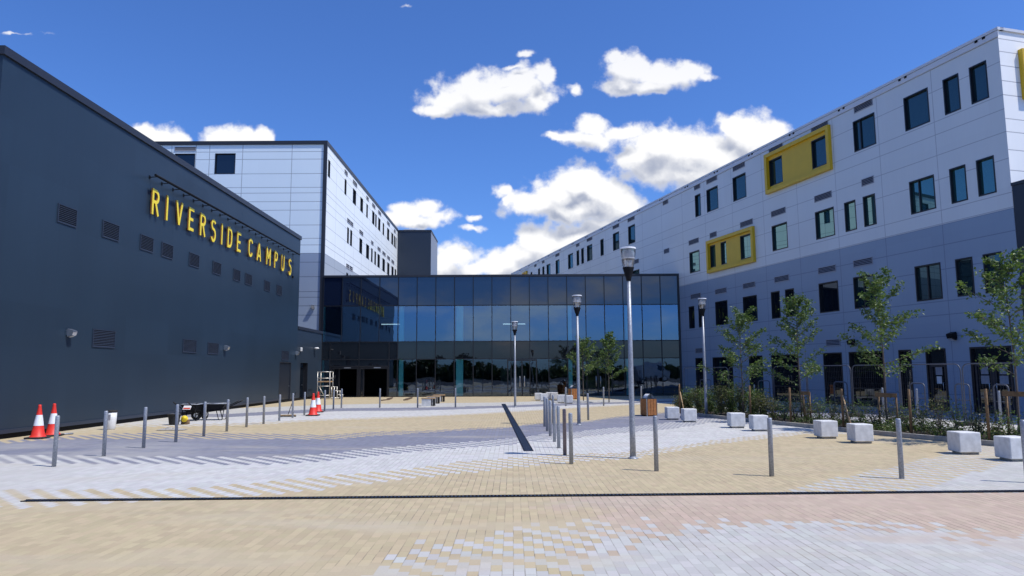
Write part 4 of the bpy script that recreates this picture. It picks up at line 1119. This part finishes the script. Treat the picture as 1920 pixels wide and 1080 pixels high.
# ------------------------------------------------------------------ timber topped seats
def seat(ul, ur, vb, vt, label):
    p = G((ul + ur) / 2 - 1, vb)
    t = thing('timber_topped_seat', label, 'seat', tuple(p + Vector((0, .3, 0))), R(-3), 'three timber topped seats in a row')
    b = MB()
    b.box((-.27, -.27, 0), (.24, .27, .38), 'concrete'); b.build('base', t)
    for i in range(4): 
        b = MB(); b.box((-.29, -.29 + i * .148, .385), (.42, -.29 + i * .148 + .135, .43), 'pale_timber'); b.build('timber_slat', t)
    b = MB(); b.box((.34, -.25, 0), (.40, .25, .384), 'black_paint'); b.build('leg', t)
seat(792, 810, 761.5, 746, 'pale timber topped block seat, nearest of the row of three')
seat(803, 818, 757, 742, 'pale timber topped block seat, middle of the row of three')
seat(814, 828, 753.5, 738, 'pale timber topped block seat, farthest of the row of three')
def plank(ps, label, name='wood_offcut', cat='wood'):
    b = MB()
    for (u0, v0, u1, v1, wd, z) in ps:
        p, q = G(u0, v0), G(u1, v1); a = (q - p).normalized(); n = Vector((-a.y, a.x, 0)); L = (q - p).length
        b.box((0, -wd / 2, z), (L, wd / 2, z + .07), 'debris_wood', lambda x, y, zz: p + a * x + n * y + Vector((0, 0, zz)))
    return tag(b.build(name), label, cat)
plank([(716, 751.5, 729, 750, .12, .0), (727, 750, 735, 747.6, .15, .03)], 'brown wood offcuts lying right of the bollard by the open doorway')
plank([(758, 751, 763, 750.6, .16, .0), (761, 750.6, 772, 747, .14, .03)], 'brown wood offcuts lying left of the timber topped seats')

# ------------------------------------------------------------------ traffic cones
def cone(u, v, label, src=[None]):
    p = G(u, v)
    if src[0]: return copy_thing(src[0], tuple(p), random.uniform(-.4, .4), label)
    t = thing('traffic_cone', label, 'traffic cone', tuple(p), .2, 'red and white traffic cones'); src[0] = t
    def r(z): return .185 + (.035 - .185) * z / .93
    b = MB(); b.cbox((-.26, -.26, 0), (.26, .26, .05), .02, 'black_rubber'); b.build('base', t)
    b = MB(); b.lathe([(.215, .05), (.195, .075), (r(.09), .10), (r(.36), .36)], 'red_plastic', 20, cap=False); b.build('lower_cone', t)
    b = MB(); b.lathe([(r(.36) + .003, .36), (r(.66) + .003, .66)], 'white_reflective', 20, cap=False); b.build('reflective_sleeve', t)
    b = MB(); b.lathe([(r(.66), .66), (r(.90), .90), (.042, .93), (.030, .95), (.0, .95)], 'red_plastic', 20, cap=False); b.build('upper_cone', t)
cone(70.5, 822, 'red and white traffic cone, leftmost, on a broad black base by the hall')
cone(98, 817.5, 'red and white traffic cone partly behind the nearest bollard of the hall row')
cone(586.7, 779.5, 'far traffic cone standing clear in front of its twin near the podium steps')
cone(595.8, 773, 'far traffic cone half hidden behind another cone near the podium steps')
p0, p1 = G(109, 816.5), G(137, 814.5)
b = MB(); b.tube([p0 + Vector((0, 0, .03)), p1 + Vector((0, 0, .03))], .025, 'galvanised', 8)
tag(b.build('steel_pipe'), 'short grey steel pipe lying on the paving behind the nearest bollard', 'pipe')

# ------------------------------------------------------------------ white tub, bucket, sheet
p = G(207, 805.5)
t = thing('plastic_tub', 'tall white plastic tub with a dark rim by the hall wall, behind the second bollard', 'tub', tuple(p))
b = MB(); b.lathe([(.12, 0), (.145, .03), (.165, .35), (.17, .58)], 'white_plastic', 18); b.build('body', t)
b = MB(); b.lathe([(.178, .56), (.182, .60), (.17, .63), (.0, .635)], 'black_rubber', 18, cap=False); b.build('lid', t)
b = MB(); b.box((-.06, -.166, .32), (.07, -.160, .5), 'vent_grey'); b.build('label_patch', t)
p = G(326, 796.5)
t = thing('black_bucket', 'black builders bucket left of the wheelbarrows', 'bucket', tuple(p))
b = MB(); b.lathe([(.16, 0), (.2, .28), (.225, .36), (.24, .36), (.235, .38), (.21, .37), (.16, .05), (.0, .04)], 'black_rubber', 20, cap=False); b.build('body', t)
b = MB(); b.tube([(.23 * math.cos(R(a)), -.02 - .10 * math.sin(R(a)), .37 + .03 * math.sin(R(a))) for a in range(0, 181, 15)], .008, 'brushed_steel', 6); b.build('handle', t)
b = MB(); b.lathe([(.0, .22), (.07, .2), (.11, .12), (.12, .02), (.15, .01), (.15, 0)], 'yellow_plastic', 16, cap=False)
o = tag(b.build('hard_hat'), 'yellow hard hat propped between the black bucket and the first wheelbarrow', 'hard hat'); o.scale = (.8, .8, .8); o.location = p + Vector((.30, .15, .20)); o.rotation_euler = (R(70), R(20), R(20))
b = MB(); b.box((-.12, -.10, 0), (.11, .10, .16), 'stake_wood')
o = tag(b.build('wooden_box'), 'small wooden box under the yellow hard hat beside the bucket', 'box'); o.location = p + Vector((.30, .25, 0))
p = G(322, 806.5)
b = MB(); random.seed(4); n_ = 14
P_ = [[Vector((-.45 + .9 * i / n_, -.2 + .4 * j / 7, .015 + (.10 * random.random() * math.sin(math.pi * i / n_) * math.sin(math.pi * j / 7) ** .6 if 0 < j < 7 else 0))) for j in range(8)] for i in range(n_ + 1)]
for i in range(n_):
    for j in range(7): b.face([P_[i][j], P_[i + 1][j], P_[i + 1][j + 1], P_[i][j + 1]], 'fabric_grey')
o = tag(b.build('crumpled_sheet'), 'crumpled grey sheet lying on the paving in front of the bucket', 'sheet'); o.location = p

def barrow(p, rz, label, lab=False):
    t = thing('wheelbarrow', label, 'wheelbarrow', tuple(p), rz, 'black wheelbarrows by the hall')
    T0 = [(-.36, -.22), (.30, -.20), (.30, .20), (-.36, .22)]; T1 = [(-.55, -.33), (.46, -.30), (.46, .30), (-.55, .33)]
    b = MB(); z0, z1 = .36, .64
    b.face([(x, y, z0) for x, y in T0], 'black_paint')
    for i in range(4):
        j = (i + 1) % 4; b.face([(*T0[i], z0), (*T0[j], z0), (*T1[j], z1), (*T1[i], z1)], 'black_paint')
    for i in range(4):
        j = (i + 1) % 4; b.tube([(*T1[i], z1), (*T1[j], z1)], .014, 'galvanised', 6)
    b.build('tray', t)
    b = MB(); b.face([(-.50, -.30, .60), (.42, -.27, .60), (.42, .27, .60), (0, .1, .63), (-.50, .30, .60)], 'fabric_grey'); b.build('mortar_load', t)
    for s in (-1, 1):
        b = MB(); b.tube([(.62, s * .06, .20), (.30, s * .2, .33), (-.35, s * .27, .40), (-.80, s * .29, .62), (-1.0, s * .29, .72)], .018, 'black_paint', 7); b.build('handle_bar', t)
        b = MB(); b.tube([(-.20, s * .25, .38), (-.30, s * .25, .02), (-.42, s * .25, .02), (-.50, s * .27, .46)], .016, 'black_paint', 7); b.build('leg', t)
        b = MB(); b.tube([(-.92, s * .29, .68), (-1.04, s * .29, .74)], .024, 'black_rubber', 8); b.build('grip', t)
    w = MB()
    w.tube([(.62, -.045, .2), (.62, .045, .2)], .19, 'black_rubber', 20, smooth=False); o = w.build('wheel', t)
    w = MB(); w.tube([(.62, -.055, .2), (.62, .055, .2)], .09, 'brushed_steel', 14, smooth=False); w.build('rim', o)
    if lab:
        b = MB(); b.box((-.574, -.16, .45), (-.568, .16, .60), 'label_paper', lambda x, y, z: Vector((x + (z - .6) * .7 + .02, y, z))); b.build('sticker', t)
        b = MB(); b.box((-.580, -.14, .47), (-.575, .14, .52), 'label_red', lambda x, y, z: Vector((x + (z - .6) * .7 + .02, y, z))); b.build('sticker_band', t)
barrow(G(356, 790) + Vector((0, .5, 0)), R(82), 'wheelbarrow seen end on with a pale red sticker, nearer the bucket', True)
barrow(G(379, 789.5) + Vector((.15, .6, 0)), R(186), 'wheelbarrow seen from the side with its handles pointing right')

# ------------------------------------------------------------------ broom
p = G(540, 781.5)
t = thing('broom', 'wide site broom with its handle leaning back on a bollard', 'broom', tuple(p))
b = MB(); b.box((-.33, -.03, .05), (.33, .03, .09), 'pale_timber'); b.box((-.33, -.035, 0), (.33, .035, .05), 'black_rubber'); b.build('head', t)
b = MB(); b.tube([(0, 0, .09), (.20, .35, 1.02)], .014, 'black_paint', 7); b.build('handle', t)

# ------------------------------------------------------------------ podium steps
p = G(594.5, 748.5); t = thing('podium_steps', 'silver aluminium podium steps with guard rails standing before the entrance glass', 'podium steps', tuple(p))
F_ = 'alu_frame'; r_ = .028
def bar(name, *segs):
    b = MB()
    for a, c in segs: b.tube([a, c], r_, F_, 7)
    b.build(name, t)
Wd, Dp, Hh = .86, .85, 1.92
for x in (0, Wd):
    for y in (0, Dp): bar('post', ((x, y, .06), (x, y, Hh if y else Hh)))
for z in (1.90, 1.45): bar('guard_rail', ((0, 0, z), (Wd, 0, z)), ((0, Dp, z), (Wd, Dp, z)), ((0, 0, z), (0, Dp, z)), ((Wd, 0, z), (Wd, Dp, z)))
b = MB(); b.box((-.02, -.02, 1.18), (Wd + .02, Dp + .02, 1.25), 'pale_timber'); b.build('platform', t)
bar('brace', ((0, 0, .9), (Wd, 0, .9)), ((0, 0, .25), (Wd, 0, .25)), ((.1, 0, .9), (Wd * .55, 0, .25)), ((0, Dp, .25), (Wd, Dp, .25)))
for i, (x, z) in enumerate(((Wd + .22, .86), (Wd + .44, .58), (Wd + .64, .30))):
    b = MB(); b.box((x - .12, .08, z - .03), (x + .1, Dp - .08, z), F_); b.build('tread', t)
    bar('step_frame', ((x - .11, .05, z), (x + .1, .05, z)), ((x + .1, .05, z), (x + .1, .05, .08)), ((x - .11, .05, z), (x - .11, .05, .08)), ((x + .1, Dp - .05, z), (x + .1, Dp - .05, .08)))
bar('base_rail', ((0, .05, .08), (Wd + .74, .05, .08)), ((0, Dp - .05, .08), (Wd + .74, Dp - .05, .08)))
for x, y in ((0, 0), (0, Dp), (Wd + .7, .05), (Wd + .7, Dp - .05)):
    b = MB(); b.tube([(x, y - .02, .06), (x, y + .02, .06)], .06, 'black_rubber', 10); b.build('castor', t)

# ------------------------------------------------------------------ planting bed
K = [G(1268, 769), G(1290, 776), G(1307, 780), G(1400, 790), G(1500, 800), G(1600, 811), G(1643, 815), G(1760, 826), G(1887, 838), G(2050, 853)]
K[0] = Vector((K[0].x, K[0].y, 0))
KD = (G(1887, 838) - G(1307, 780)).normalized(); KN = Vector((-KD.y, KD.x, 0))   # KN points to the wing
BW_ = 2.3
back = [p + KN * BW_ for p in K]
g = MB()
for i in range(len(K) - 1):
    mm_ = 6
    for j in range(mm_):
        q = lambda a, f: a + KN * BW_ * f
        g.face([q(K[i], j / mm_) + Vector((0, 0, .07)), q(K[i + 1], j / mm_) + Vector((0, 0, .07)), q(K[i + 1], (j + 1) / mm_) + Vector((0, 0, .07)), q(K[i], (j + 1) / mm_) + Vector((0, 0, .07))], 'mulch')
struct(g.build('planting_bed'))
g = MB()
def kerb(pts, off):
    for i in range(len(pts) - 1):
        a, b_ = pts[i], pts[i + 1]; d = (b_ - a); L = d.length; d.normalize(); n = Vector((-d.y, d.x, 0))
        g.box((-.0, -.13 if off < 0 else 0, 0), (L - .006, 0 if off < 0 else .13, .12), 'kerb_concrete', lambda x, y, z: a + d * x + n * y + Vector((0, 0, z)))
kerb(K, -1); kerb(back, 1); kerb([K[0] + Vector((0, 0, -.003)), back[0] + Vector((0, 0, -.003))], 1)
struct(g.build('kerb'))
def bed(u, v, off):
    """point in the bed on the sight line through a picture column, off metres behind the kerb"""
    r = ray(u, v); o = G(1600, 811) + KN * off
    t = (o - EYEP).dot(KN) / r.dot(KN); q = EYEP + r * t
    return Vector((q.x, q.y, .07)), q.z

# ------------------------------------------------------------------ young trees
def leafset(mb, p, n, spread, size, m, rnd, droop=.3):
    mi = mb.mid(m)
    for _ in range(n):
        c = p + Vector((rnd.gauss(0, spread), rnd.gauss(0, spread), rnd.gauss(0, spread * .8)))
        s = size * rnd.uniform(.65, 1.25)
        a = Vector((rnd.gauss(0, 1), rnd.gauss(0, 1), rnd.gauss(-droop, .6))).normalized()
        n_ = Vector((rnd.gauss(0, 1), rnd.gauss(0, 1), rnd.gauss(.6, 1))); w_ = a.cross(n_)
        if w_.length < 1e-4: continue
        w_.normalize(); k = len(mb.v); h = w_ * s * .30; up_ = w_.cross(a) * s * .1
        mb.v.extend([tuple(c), tuple(c + a * s * .5 + h + up_), tuple(c + a * s), tuple(c + a * s * .5 - h + up_)])
        mb.f.append((k, k + 1, k + 2, k + 3)); mb.mi.append(mi); mb.smooth.append(False)
def young_tree(loc, H, wd, label, seed, nb=16, leaves=18, lsz=.085, bare=.33, m='leaf_green', lean=0.0, tr=.035):
    rnd = random.Random(seed)
    t = thing('young_tree', label, 'tree', tuple(loc), 0, 'newly planted young trees')
    tm = MB(); cm = MB(); pts = []; nn_ = 9
    for i in range(nn_):
        f = i / (nn_ - 1); pts.append(Vector((lean * f * H + .03 * math.sin(f * 5 + seed) * f * H * .3, .02 * math.sin(f * 7 + seed) * H * .3, H * .97 * f)))
    tm.tube(pts, [tr * (1 - .85 * i / (nn_ - 1)) for i in range(nn_)], 'bark', 8)
    def at_(f):
        x = f * (nn_ - 1); i = min(int(x), nn_ - 2); return pts[i].lerp(pts[i + 1], x - i)
    for k in range(nb):
        f = bare + (.90 - bare) * (k / (nb - 1)) ** .9
        az = k * 2.4 + rnd.uniform(-.5, .5) + seed
        g_ = (f - bare) / (1 - bare)
        L = wd * 1.32 * (1.0 - .66 * g_) * rnd.uniform(.72, 1.15)
        el = R(15 + 42 * g_ + rnd.uniform(-8, 10))
        d = Vector((math.cos(az) * math.cos(el), math.sin(az) * math.cos(el), math.sin(el)))
        b0_ = at_(f); bp_ = [b0_]
        for s in range(1, 7):
            d2 = (d + Vector((rnd.gauss(0, .10), rnd.gauss(0, .10), .07 * s / 6))).normalized()
            bp_.append(bp_[-1] + d2 * L / 6)
        tm.tube(bp_, [tr * .38 * (1 - .8 * i / 6) for i in range(7)], 'bark', 5, cap=False)
        for s in range(1, 7):
            q = bp_[s]
            leafset(cm, q, int(leaves * (.7 + .6 * s / 6)), .055 + .030 * (1 - g_), lsz, m, rnd)
            if s in (2, 3, 4, 5) and rnd.random() < .75:
                a2 = az + rnd.choice((-1, 1)) * rnd.uniform(.5, 1.1)
                d3 = Vector((math.cos(a2), math.sin(a2), rnd.uniform(.15, .8))).normalized(); l3 = L * rnd.uniform(.18, .36)
                e = q + d3 * l3; tm.tube([q, q.lerp(e, .5) + Vector((0, 0, .01)), e], [tr * .16, tr * .12, tr * .05], 'bark', 4, cap=False)
                for w_ in (.35, .7, 1.0): leafset(cm, q.lerp(e, w_), int(leaves * .6), .05, lsz, m, rnd)
    for i in range(8): leafset(cm, at_(.86 + .018 * i), leaves, .05, lsz, m, rnd)
    tm.build('trunk', t); cm.build('crown', t); return t
tl = [(1391, 700, 575, 1.0, 1.25, 'young tree with wide open branching, leftmost over the planting bed', 21, .24),
      (1499, 700, 545, 1.1, 1.0, 'young tree with narrow upright crown, second from the left over the planting bed', 34, .28),
      (1659, 720, 500, 1.1, 1.15, 'young tree with airy crown, third over the planting bed, between stakes', 45, .34),
      (1905, 720, 455, 1.1, 1.2, 'tallest looking young tree at the right edge of the picture', 58, .34)]
for u, v, vt, off, wd, lb, sd, br in tl:
    p, _ = bed(u, v, off); _, z = bed(u - 4, vt, off)
    young_tree(p, z - .07, wd, lb, sd, nb=21, leaves=12, bare=br, lsz=.098)
p = G(1142, 754.5); young_tree(p, 4.15, 1.05, 'young tree on the paving before the glass, right of a pair', 63, nb=17, leaves=13, lsz=.11, bare=.36)
p = G(1094, 751.5); young_tree(p, 4.0, 1.25, 'young tree on the paving before the glass, left of a pair, behind a lamp column', 72, nb=17, leaves=13, lsz=.11, bare=.36)

# ------------------------------------------------------------------ stakes
def stake(u, vt, off, label, r=.035):
    p, _ = bed(u, 760, off); _, z = bed(u, vt, off)
    b = MB(); b.tube([(0, 0, -.05), (0, 0, z - .08), (0, 0, z - .07)], [r, r, r * .8], 'stake_wood', 9)
    o = tag(b.build('wooden_stake'), label, 'stake', 'wooden stakes in the planting bed'); o.location = p; return o
stake(1274.7, 720, .5, 'round wooden stake at the left tip of the planting bed with a diagonal prop')
stake(1406.7, 723, .4, 'round wooden stake just behind the third and fourth cube from the bed tip')
stake(1481.7, 727, .32, 'round wooden stake left of the low tree guard frame')
stake(1579.5, 729, .32, 'round wooden stake with a pale diagonal prop, behind a cube')
stake(1705.6, 730, .32, 'yellowish wooden stake right of the third tree over the bed')
stake(1850, 729, .32, 'thick wooden stake left of the guard frame at the right edge')
def prop(u0, v0, u1, off, label):
    p, _ = bed(u0, 760, off - .1); _, z = bed(u0, v0, off - .1); q, _ = bed(u1, 800, off - .35)
    b = MB(); b.tube([(0, 0, z - .07), tuple(q - p)], .022, 'pale_timber', 7)
    o = tag(b.build('diagonal_prop'), label, 'prop', 'diagonal timber props'); o.location = p
prop(1276, 735, 1284, .5, 'thin diagonal timber prop against the stake at the left tip of the bed')
prop(1581, 742, 1598, .36, 'pale diagonal timber prop against a stake behind the cubes')
def guard(u0, u1, vt, off, label):
    p, _ = bed(u0, 760, off); q, _ = bed(u1, 760, off); _, z = bed((u0 + u1) / 2, vt, off); z -= .07
    t = thing('tree_guard', label, 'tree guard', tuple(p), 0, 'H shaped timber tree guards')
    d = q - p
    for e in (Vector((0, 0, 0)), d):
        b = MB(); b.tube([e + Vector((0, 0, -.05)), e + Vector((0, 0, z - .03))], .03, 'stake_wood', 8); b.build('post', t)
    b = MB(); dn = d.normalized(); n = Vector((-dn.y, dn.x, 0))
    b.box((-.07, -.05, z - .12), (d.length + .07, -.031, z), 'stake_wood', lambda x, y, zz: dn * x + n * y + Vector((0, 0, zz))); b.build('cross_rail', t)
guard(1507, 1519, 734, 1.1, 'small timber guard frame around the trunk of the second tree')
guard(1648, 1681, 737, 1.1, 'timber guard frame around the trunk of the third tree')
guard(1888, 1925, 734, 1.1, 'timber guard frame around the tree at the right edge')

# ------------------------------------------------------------------ shrubs
def shrub(p, H, wd, label, seed, m, n=16, leaves=26, lsz=.06, grassy=False, grp='shrubs in the planting bed'):
    rnd = random.Random(seed); t = thing('shrub', label, 'shrub', tuple(p), 0, grp)
    sm_ = MB(); lm = MB()
    for k in range(n):
        az = rnd.uniform(0, 6.28); L = H * rnd.uniform(.6, 1.08); sp = wd * rnd.uniform(.1, 1.0)
        q = [Vector((math.cos(az) * sp * f ** 1.2, math.sin(az) * sp * f ** 1.2, L * f)) for f in (0, .3, .6, .85, 1)]
        sm_.tube(q, [.008, .007, .005, .004, .002], 'bark', 4, cap=False)
        for f in range(1, 5):
            if grassy: 
                for _ in range(6):
                    a = rnd.uniform(0, 6.28); ll = .18
                    c = q[f]; e = c + Vector((math.cos(a) * ll * .4, math.sin(a) * ll * .4, ll)); w_ = Vector((-math.sin(a), math.cos(a), 0)) * .006
                    lm.face([c - w_, c + w_, e], m)
            else: leafset(lm, q[f], leaves // 4 + 2, .055 + .02 * f, lsz, m, rnd, droop=-.1)
    sm_.build('stems', t); lm.build('foliage', t)
random.seed(21)
where = ['at the left tip of the bed', 'behind the second cube', 'around the foot of the bed lamp', 'just right of the bed lamp', 'left of the leftmost bed tree', 'under the leftmost bed tree', 'right of the leftmost bed tree', 'behind the third cube', 'behind the fourth cube', 'right of the fourth cube', 'left of the second bed tree', 'under the second bed tree', 'right of the second bed tree', 'left of the propped stake', 'behind the fifth cube', 'behind the sixth cube', 'left of the third tree', 'under the third tree', 'right of the third tree', 'by the yellowish stake', 'left of the biggest cube', 'before the glazed single door', 'behind the biggest cube', 'left of the thick stake', 'right of the thick stake', 'at the right edge']
us = [1276, 1292, 1312, 1332, 1352, 1372, 1392, 1412, 1430, 1450, 1470, 1490, 1512, 1536, 1560, 1588, 1614, 1640, 1668, 1700, 1728, 1760, 1795, 1830, 1866, 1902]
hs = [.55, .85, .95, .95, 1.05, 1.0, 1.1, .95, .8, .75, .85, .9, .95, .8, .85, .75, .85, .7, .8, .75, .85, 1.1, .85, .8, .7, .75]
for i, u in enumerate(us):
    dense = i < 9
    kind = 'bushy leafy' if dense else ('sparse olive leaved' if i % 2 else 'low dark leaved')
    p, _ = bed(u, 770, random.uniform(.7, 1.6))
    shrub(p, hs[i] * (1 if dense else .92), .42 if dense else .38, f'{kind} shrub in the planting bed {where[i]}', 100 + i, ('leaf_olive', 'leaf_green', 'leaf_dark')[i % 3] if not dense else ('leaf_olive', 'leaf_green')[i % 2], n=26 if dense else 15, leaves=44 if dense else 18, lsz=.07 if dense else .06)
# low leafy planting across the bed
gc = MB(); rnd = random.Random(9)
for _ in range(700):
    f = rnd.random(); L = (K[-1] - K[0]); i = min(int(f * (len(K) - 1)), len(K) - 2); ff = f * (len(K) - 1) - i
    a = K[i].lerp(K[i + 1], ff) + KN * rnd.uniform(.15, BW_ - .1); h = rnd.uniform(.06, .30)
    leafset(gc, a + Vector((0, 0, .07 + h * .6)), 16, h * .45, .06, rnd.choice(('leaf_dark', 'leaf_olive', 'leaf_green')), rnd, droop=-.3)
o = gc.build('ground_cover'); o['kind'] = 'stuff'; o['label'] = 'low leafy ground cover plants and mulch in the planting bed'; o['category'] = 'ground cover'

# ------------------------------------------------------------------ mesh site fence, hoops
def WP(u, v, d):  # sight line through a picture column with a vertical plane d metres off the wing
    s, z = WING.at(u, v, d); return WING(s, d, 0)
FD = 6.2
fp = [WP(u, 700, FD) for u in (1282, 1366, 1450, 1513, 1597, 1687, 1804, 1935)]
fn = ['farthest, beside the glass block', 'second from the glass block', 'third from the glass block', 'behind the second bed tree', 'left of the third bed tree', 'behind the third bed tree', 'leaning one before the single door', 'before the double door at the right']
for i in range(len(fp) - 1):
    a, b_ = fp[i], fp[i + 1]; L = (b_ - a).length - .06; d = (b_ - a).normalized()
    t = thing('fence_panel', 'temporary steel mesh fence panel, ' + fn[i if i < 6 else 7], 'fence panel', tuple(a), math.atan2(d.y, d.x), 'temporary mesh fence panels')
    b = MB(); h = 2.0; r0 = .2
    P_ = [(0.02, 0, .1), (.02, 0, h - r0)] + [(.02 + r0 - r0 * math.cos(R(q)), 0, h - r0 + r0 * math.sin(R(q))) for q in (30, 60, 90)] + [(L - r0, 0, h)] + [(L - r0 + r0 * math.sin(R(q)), 0, h - r0 + r0 * math.cos(R(q))) for q in (30, 60, 90)] + [(L, 0, .1)]
    b.tube(P_, .019, 'fence_steel', 7); b.tube([(0.02, 0, .2), (L, 0, .2)], .014, 'fence_steel', 6); b.build('tube_frame', t)
    b = MB(); n_ = int(L / .1)
    for k in range(1, n_): x = .02 + (L - .02) * k / n_; b.box((x - .001, -.001, .2), (x + .001, .001, h - .02), 'fence_steel')
    for k in range(1, 8): z = .2 + 1.78 * k / 8; b.box((.03, -.004, z - .001), (L - .01, -.0004, z + .001), 'fence_steel')
    b.build('wire_mesh', t)
    b = MB(); b.cbox((-.12, -.32, 0), (.14, .32, .13), .02, 'black_rubber'); b.build('foot_block', t)
for j, (u0, u1) in enumerate(((1313, 1333), (1422, 1443), (1563.6, 1588), (1706, 1733), (1790, 1817), (1862, 1890))):
    a, b_ = WP(u0, 720, 4.2), WP(u1, 720, 4.2); d = (b_ - a); L = max(.55, d.length); d.normalize()
    nm = ['farthest', 'second farthest', 'third farthest', 'middle right, before the narrow window', 'between the two sets of doors', 'before the double doors'][j]
    t = thing('bike_stand', f'steel hoop bike stand behind the fence, {nm}', 'bike stand', tuple(a), math.atan2(d.y, d.x), 'steel hoop stands behind the fence')
    h = 1.3; r0 = .14
    b = MB(); b.tube([(0, 0, 0), (0, 0, h - r0)] + [(r0 - r0 * math.cos(R(q)), 0, h - r0 + r0 * math.sin(R(q))) for q in (30, 60, 90)] + [(L - r0, 0, h)] + [(L - r0 + r0 * math.sin(R(q)), 0, h - r0 + r0 * math.cos(R(q))) for q in (30, 60, 90)] + [(L, 0, 0)], .026, 'fence_steel', 8); b.build('hoop', t)
    b = MB(); b.tube([(0, 0, .72), (L, 0, .72)], .016, 'fence_steel', 7); b.build('cross_bar', t)
for u, nm in ((1655, 'left of the third bed tree guard'), (1719, 'near the middle hoop stand'), (1415, 'beside the second farthest hoop stand'), (1873, 'before the double doors')):
    o = b0.copy(); COL.objects.link(o); o.location = WP(u, 740, 5.0); o.scale = (1, 1, 1.12); tag(o, 'shaded steel bollard behind the mesh fence, ' + nm, 'bollard', BG)

# ------------------------------------------------------------------ behind the viewer: seen only in the glass
def van(loc, rz, label):
    t = thing('parked_van', label, 'van', loc, rz); t.scale = (1.15, 1.15, 1.22)
    prof = [(-2.6, .45), (-2.6, 2.25), (-2.45, 2.4), (.9, 2.42), (1.25, 2.3), (1.95, 1.5), (2.65, 1.22), (2.75, .95), (2.75, .45)]
    b = MB(); wv = 1.0
    tp = lambda x, y, z: (x, y * (1 - .10 * max(0, z - 1.2)), z)
    b.face([tp(x, -wv, z) for x, z in prof], 'van_paint'); b.face([tp(x, wv, z) for x, z in reversed(prof)], 'van_paint')
    for i in range(len(prof)):
        a, c = prof[i], prof[(i + 1) % len(prof)]; b.face([tp(a[0], -wv, a[1]), tp(c[0], -wv, c[1]), tp(c[0], wv, c[1]), tp(a[0], wv, a[1])], 'van_paint')
    b.build('body', t)
    b = MB(); b.face([tp(1.31, -.86, 2.24), tp(1.93, -.9, 1.55), tp(1.93, .9, 1.55), tp(1.31, .86, 2.24)], 'window_glass_dark')
    for v in b.v[:]: pass
    b.v = [(x + .03, y, z + .02) for x, y, z in b.v]; b.build('windscreen', t)
    for s in (-1, 1):
        b = MB(); P_ = [(.35, 1.45), (.35, 2.1), (1.15, 2.1), (1.75, 1.5), (1.75, 1.45)]
        b.face([(x, s * (wv * (1 - .10 * max(0, z - 1.2)) + .012), z) for x, z in P_], 'window_glass_dark'); b.build('side_window', t)
        b = MB(); b.box((2.6, s * .78 - .14, .92), (2.77, s * .78 + .14, 1.12), 'white_reflective'); b.build('headlight', t)
        for x in (-1.75, 1.85):
            w = MB(); w.tube([(x, s * .80, .34), (x, s * 1.01, .34)], .34, 'black_rubber', 20, smooth=False); o = w.build('wheel', t)
            w = MB(); w.tube([(x, s * 1.0, .34), (x, s * 1.02, .34)], .2, 'brushed_steel', 14, smooth=False); w.build('rim', o)
    b = MB(); b.box((2.62, -.9, .45), (2.82, .9, .72), 'black_rubber'); b.build('bumper', t)
van((22.0, -7.5, .004), R(-12), 'silver panel van mirrored in the right end of the glass front')
fw_ = MB(); rnd = random.Random(31)
for i in range(150):
    a = R(rnd.uniform(200, 340)); rr_ = rnd.uniform(62, 80); c = Vector((rr_ * math.cos(a) * 1.4, rr_ * math.sin(a), 0)); h = rnd.uniform(1.6, 3.2)
    if -34 < c.x < -12: h *= 1.9
    for k in range(26):
        q = c + Vector((rnd.gauss(0, 2.4), rnd.gauss(0, 1.6), h * rnd.uniform(.0, .85)))
        leafset(fw_, q, 22, .5, 1.0, 'leaf_far', rnd)
o = fw_.build('far_woodland'); o['kind'] = 'stuff'; o['label'] = 'dark far belt of trees mirrored low in the glass front'; o['category'] = 'woodland'
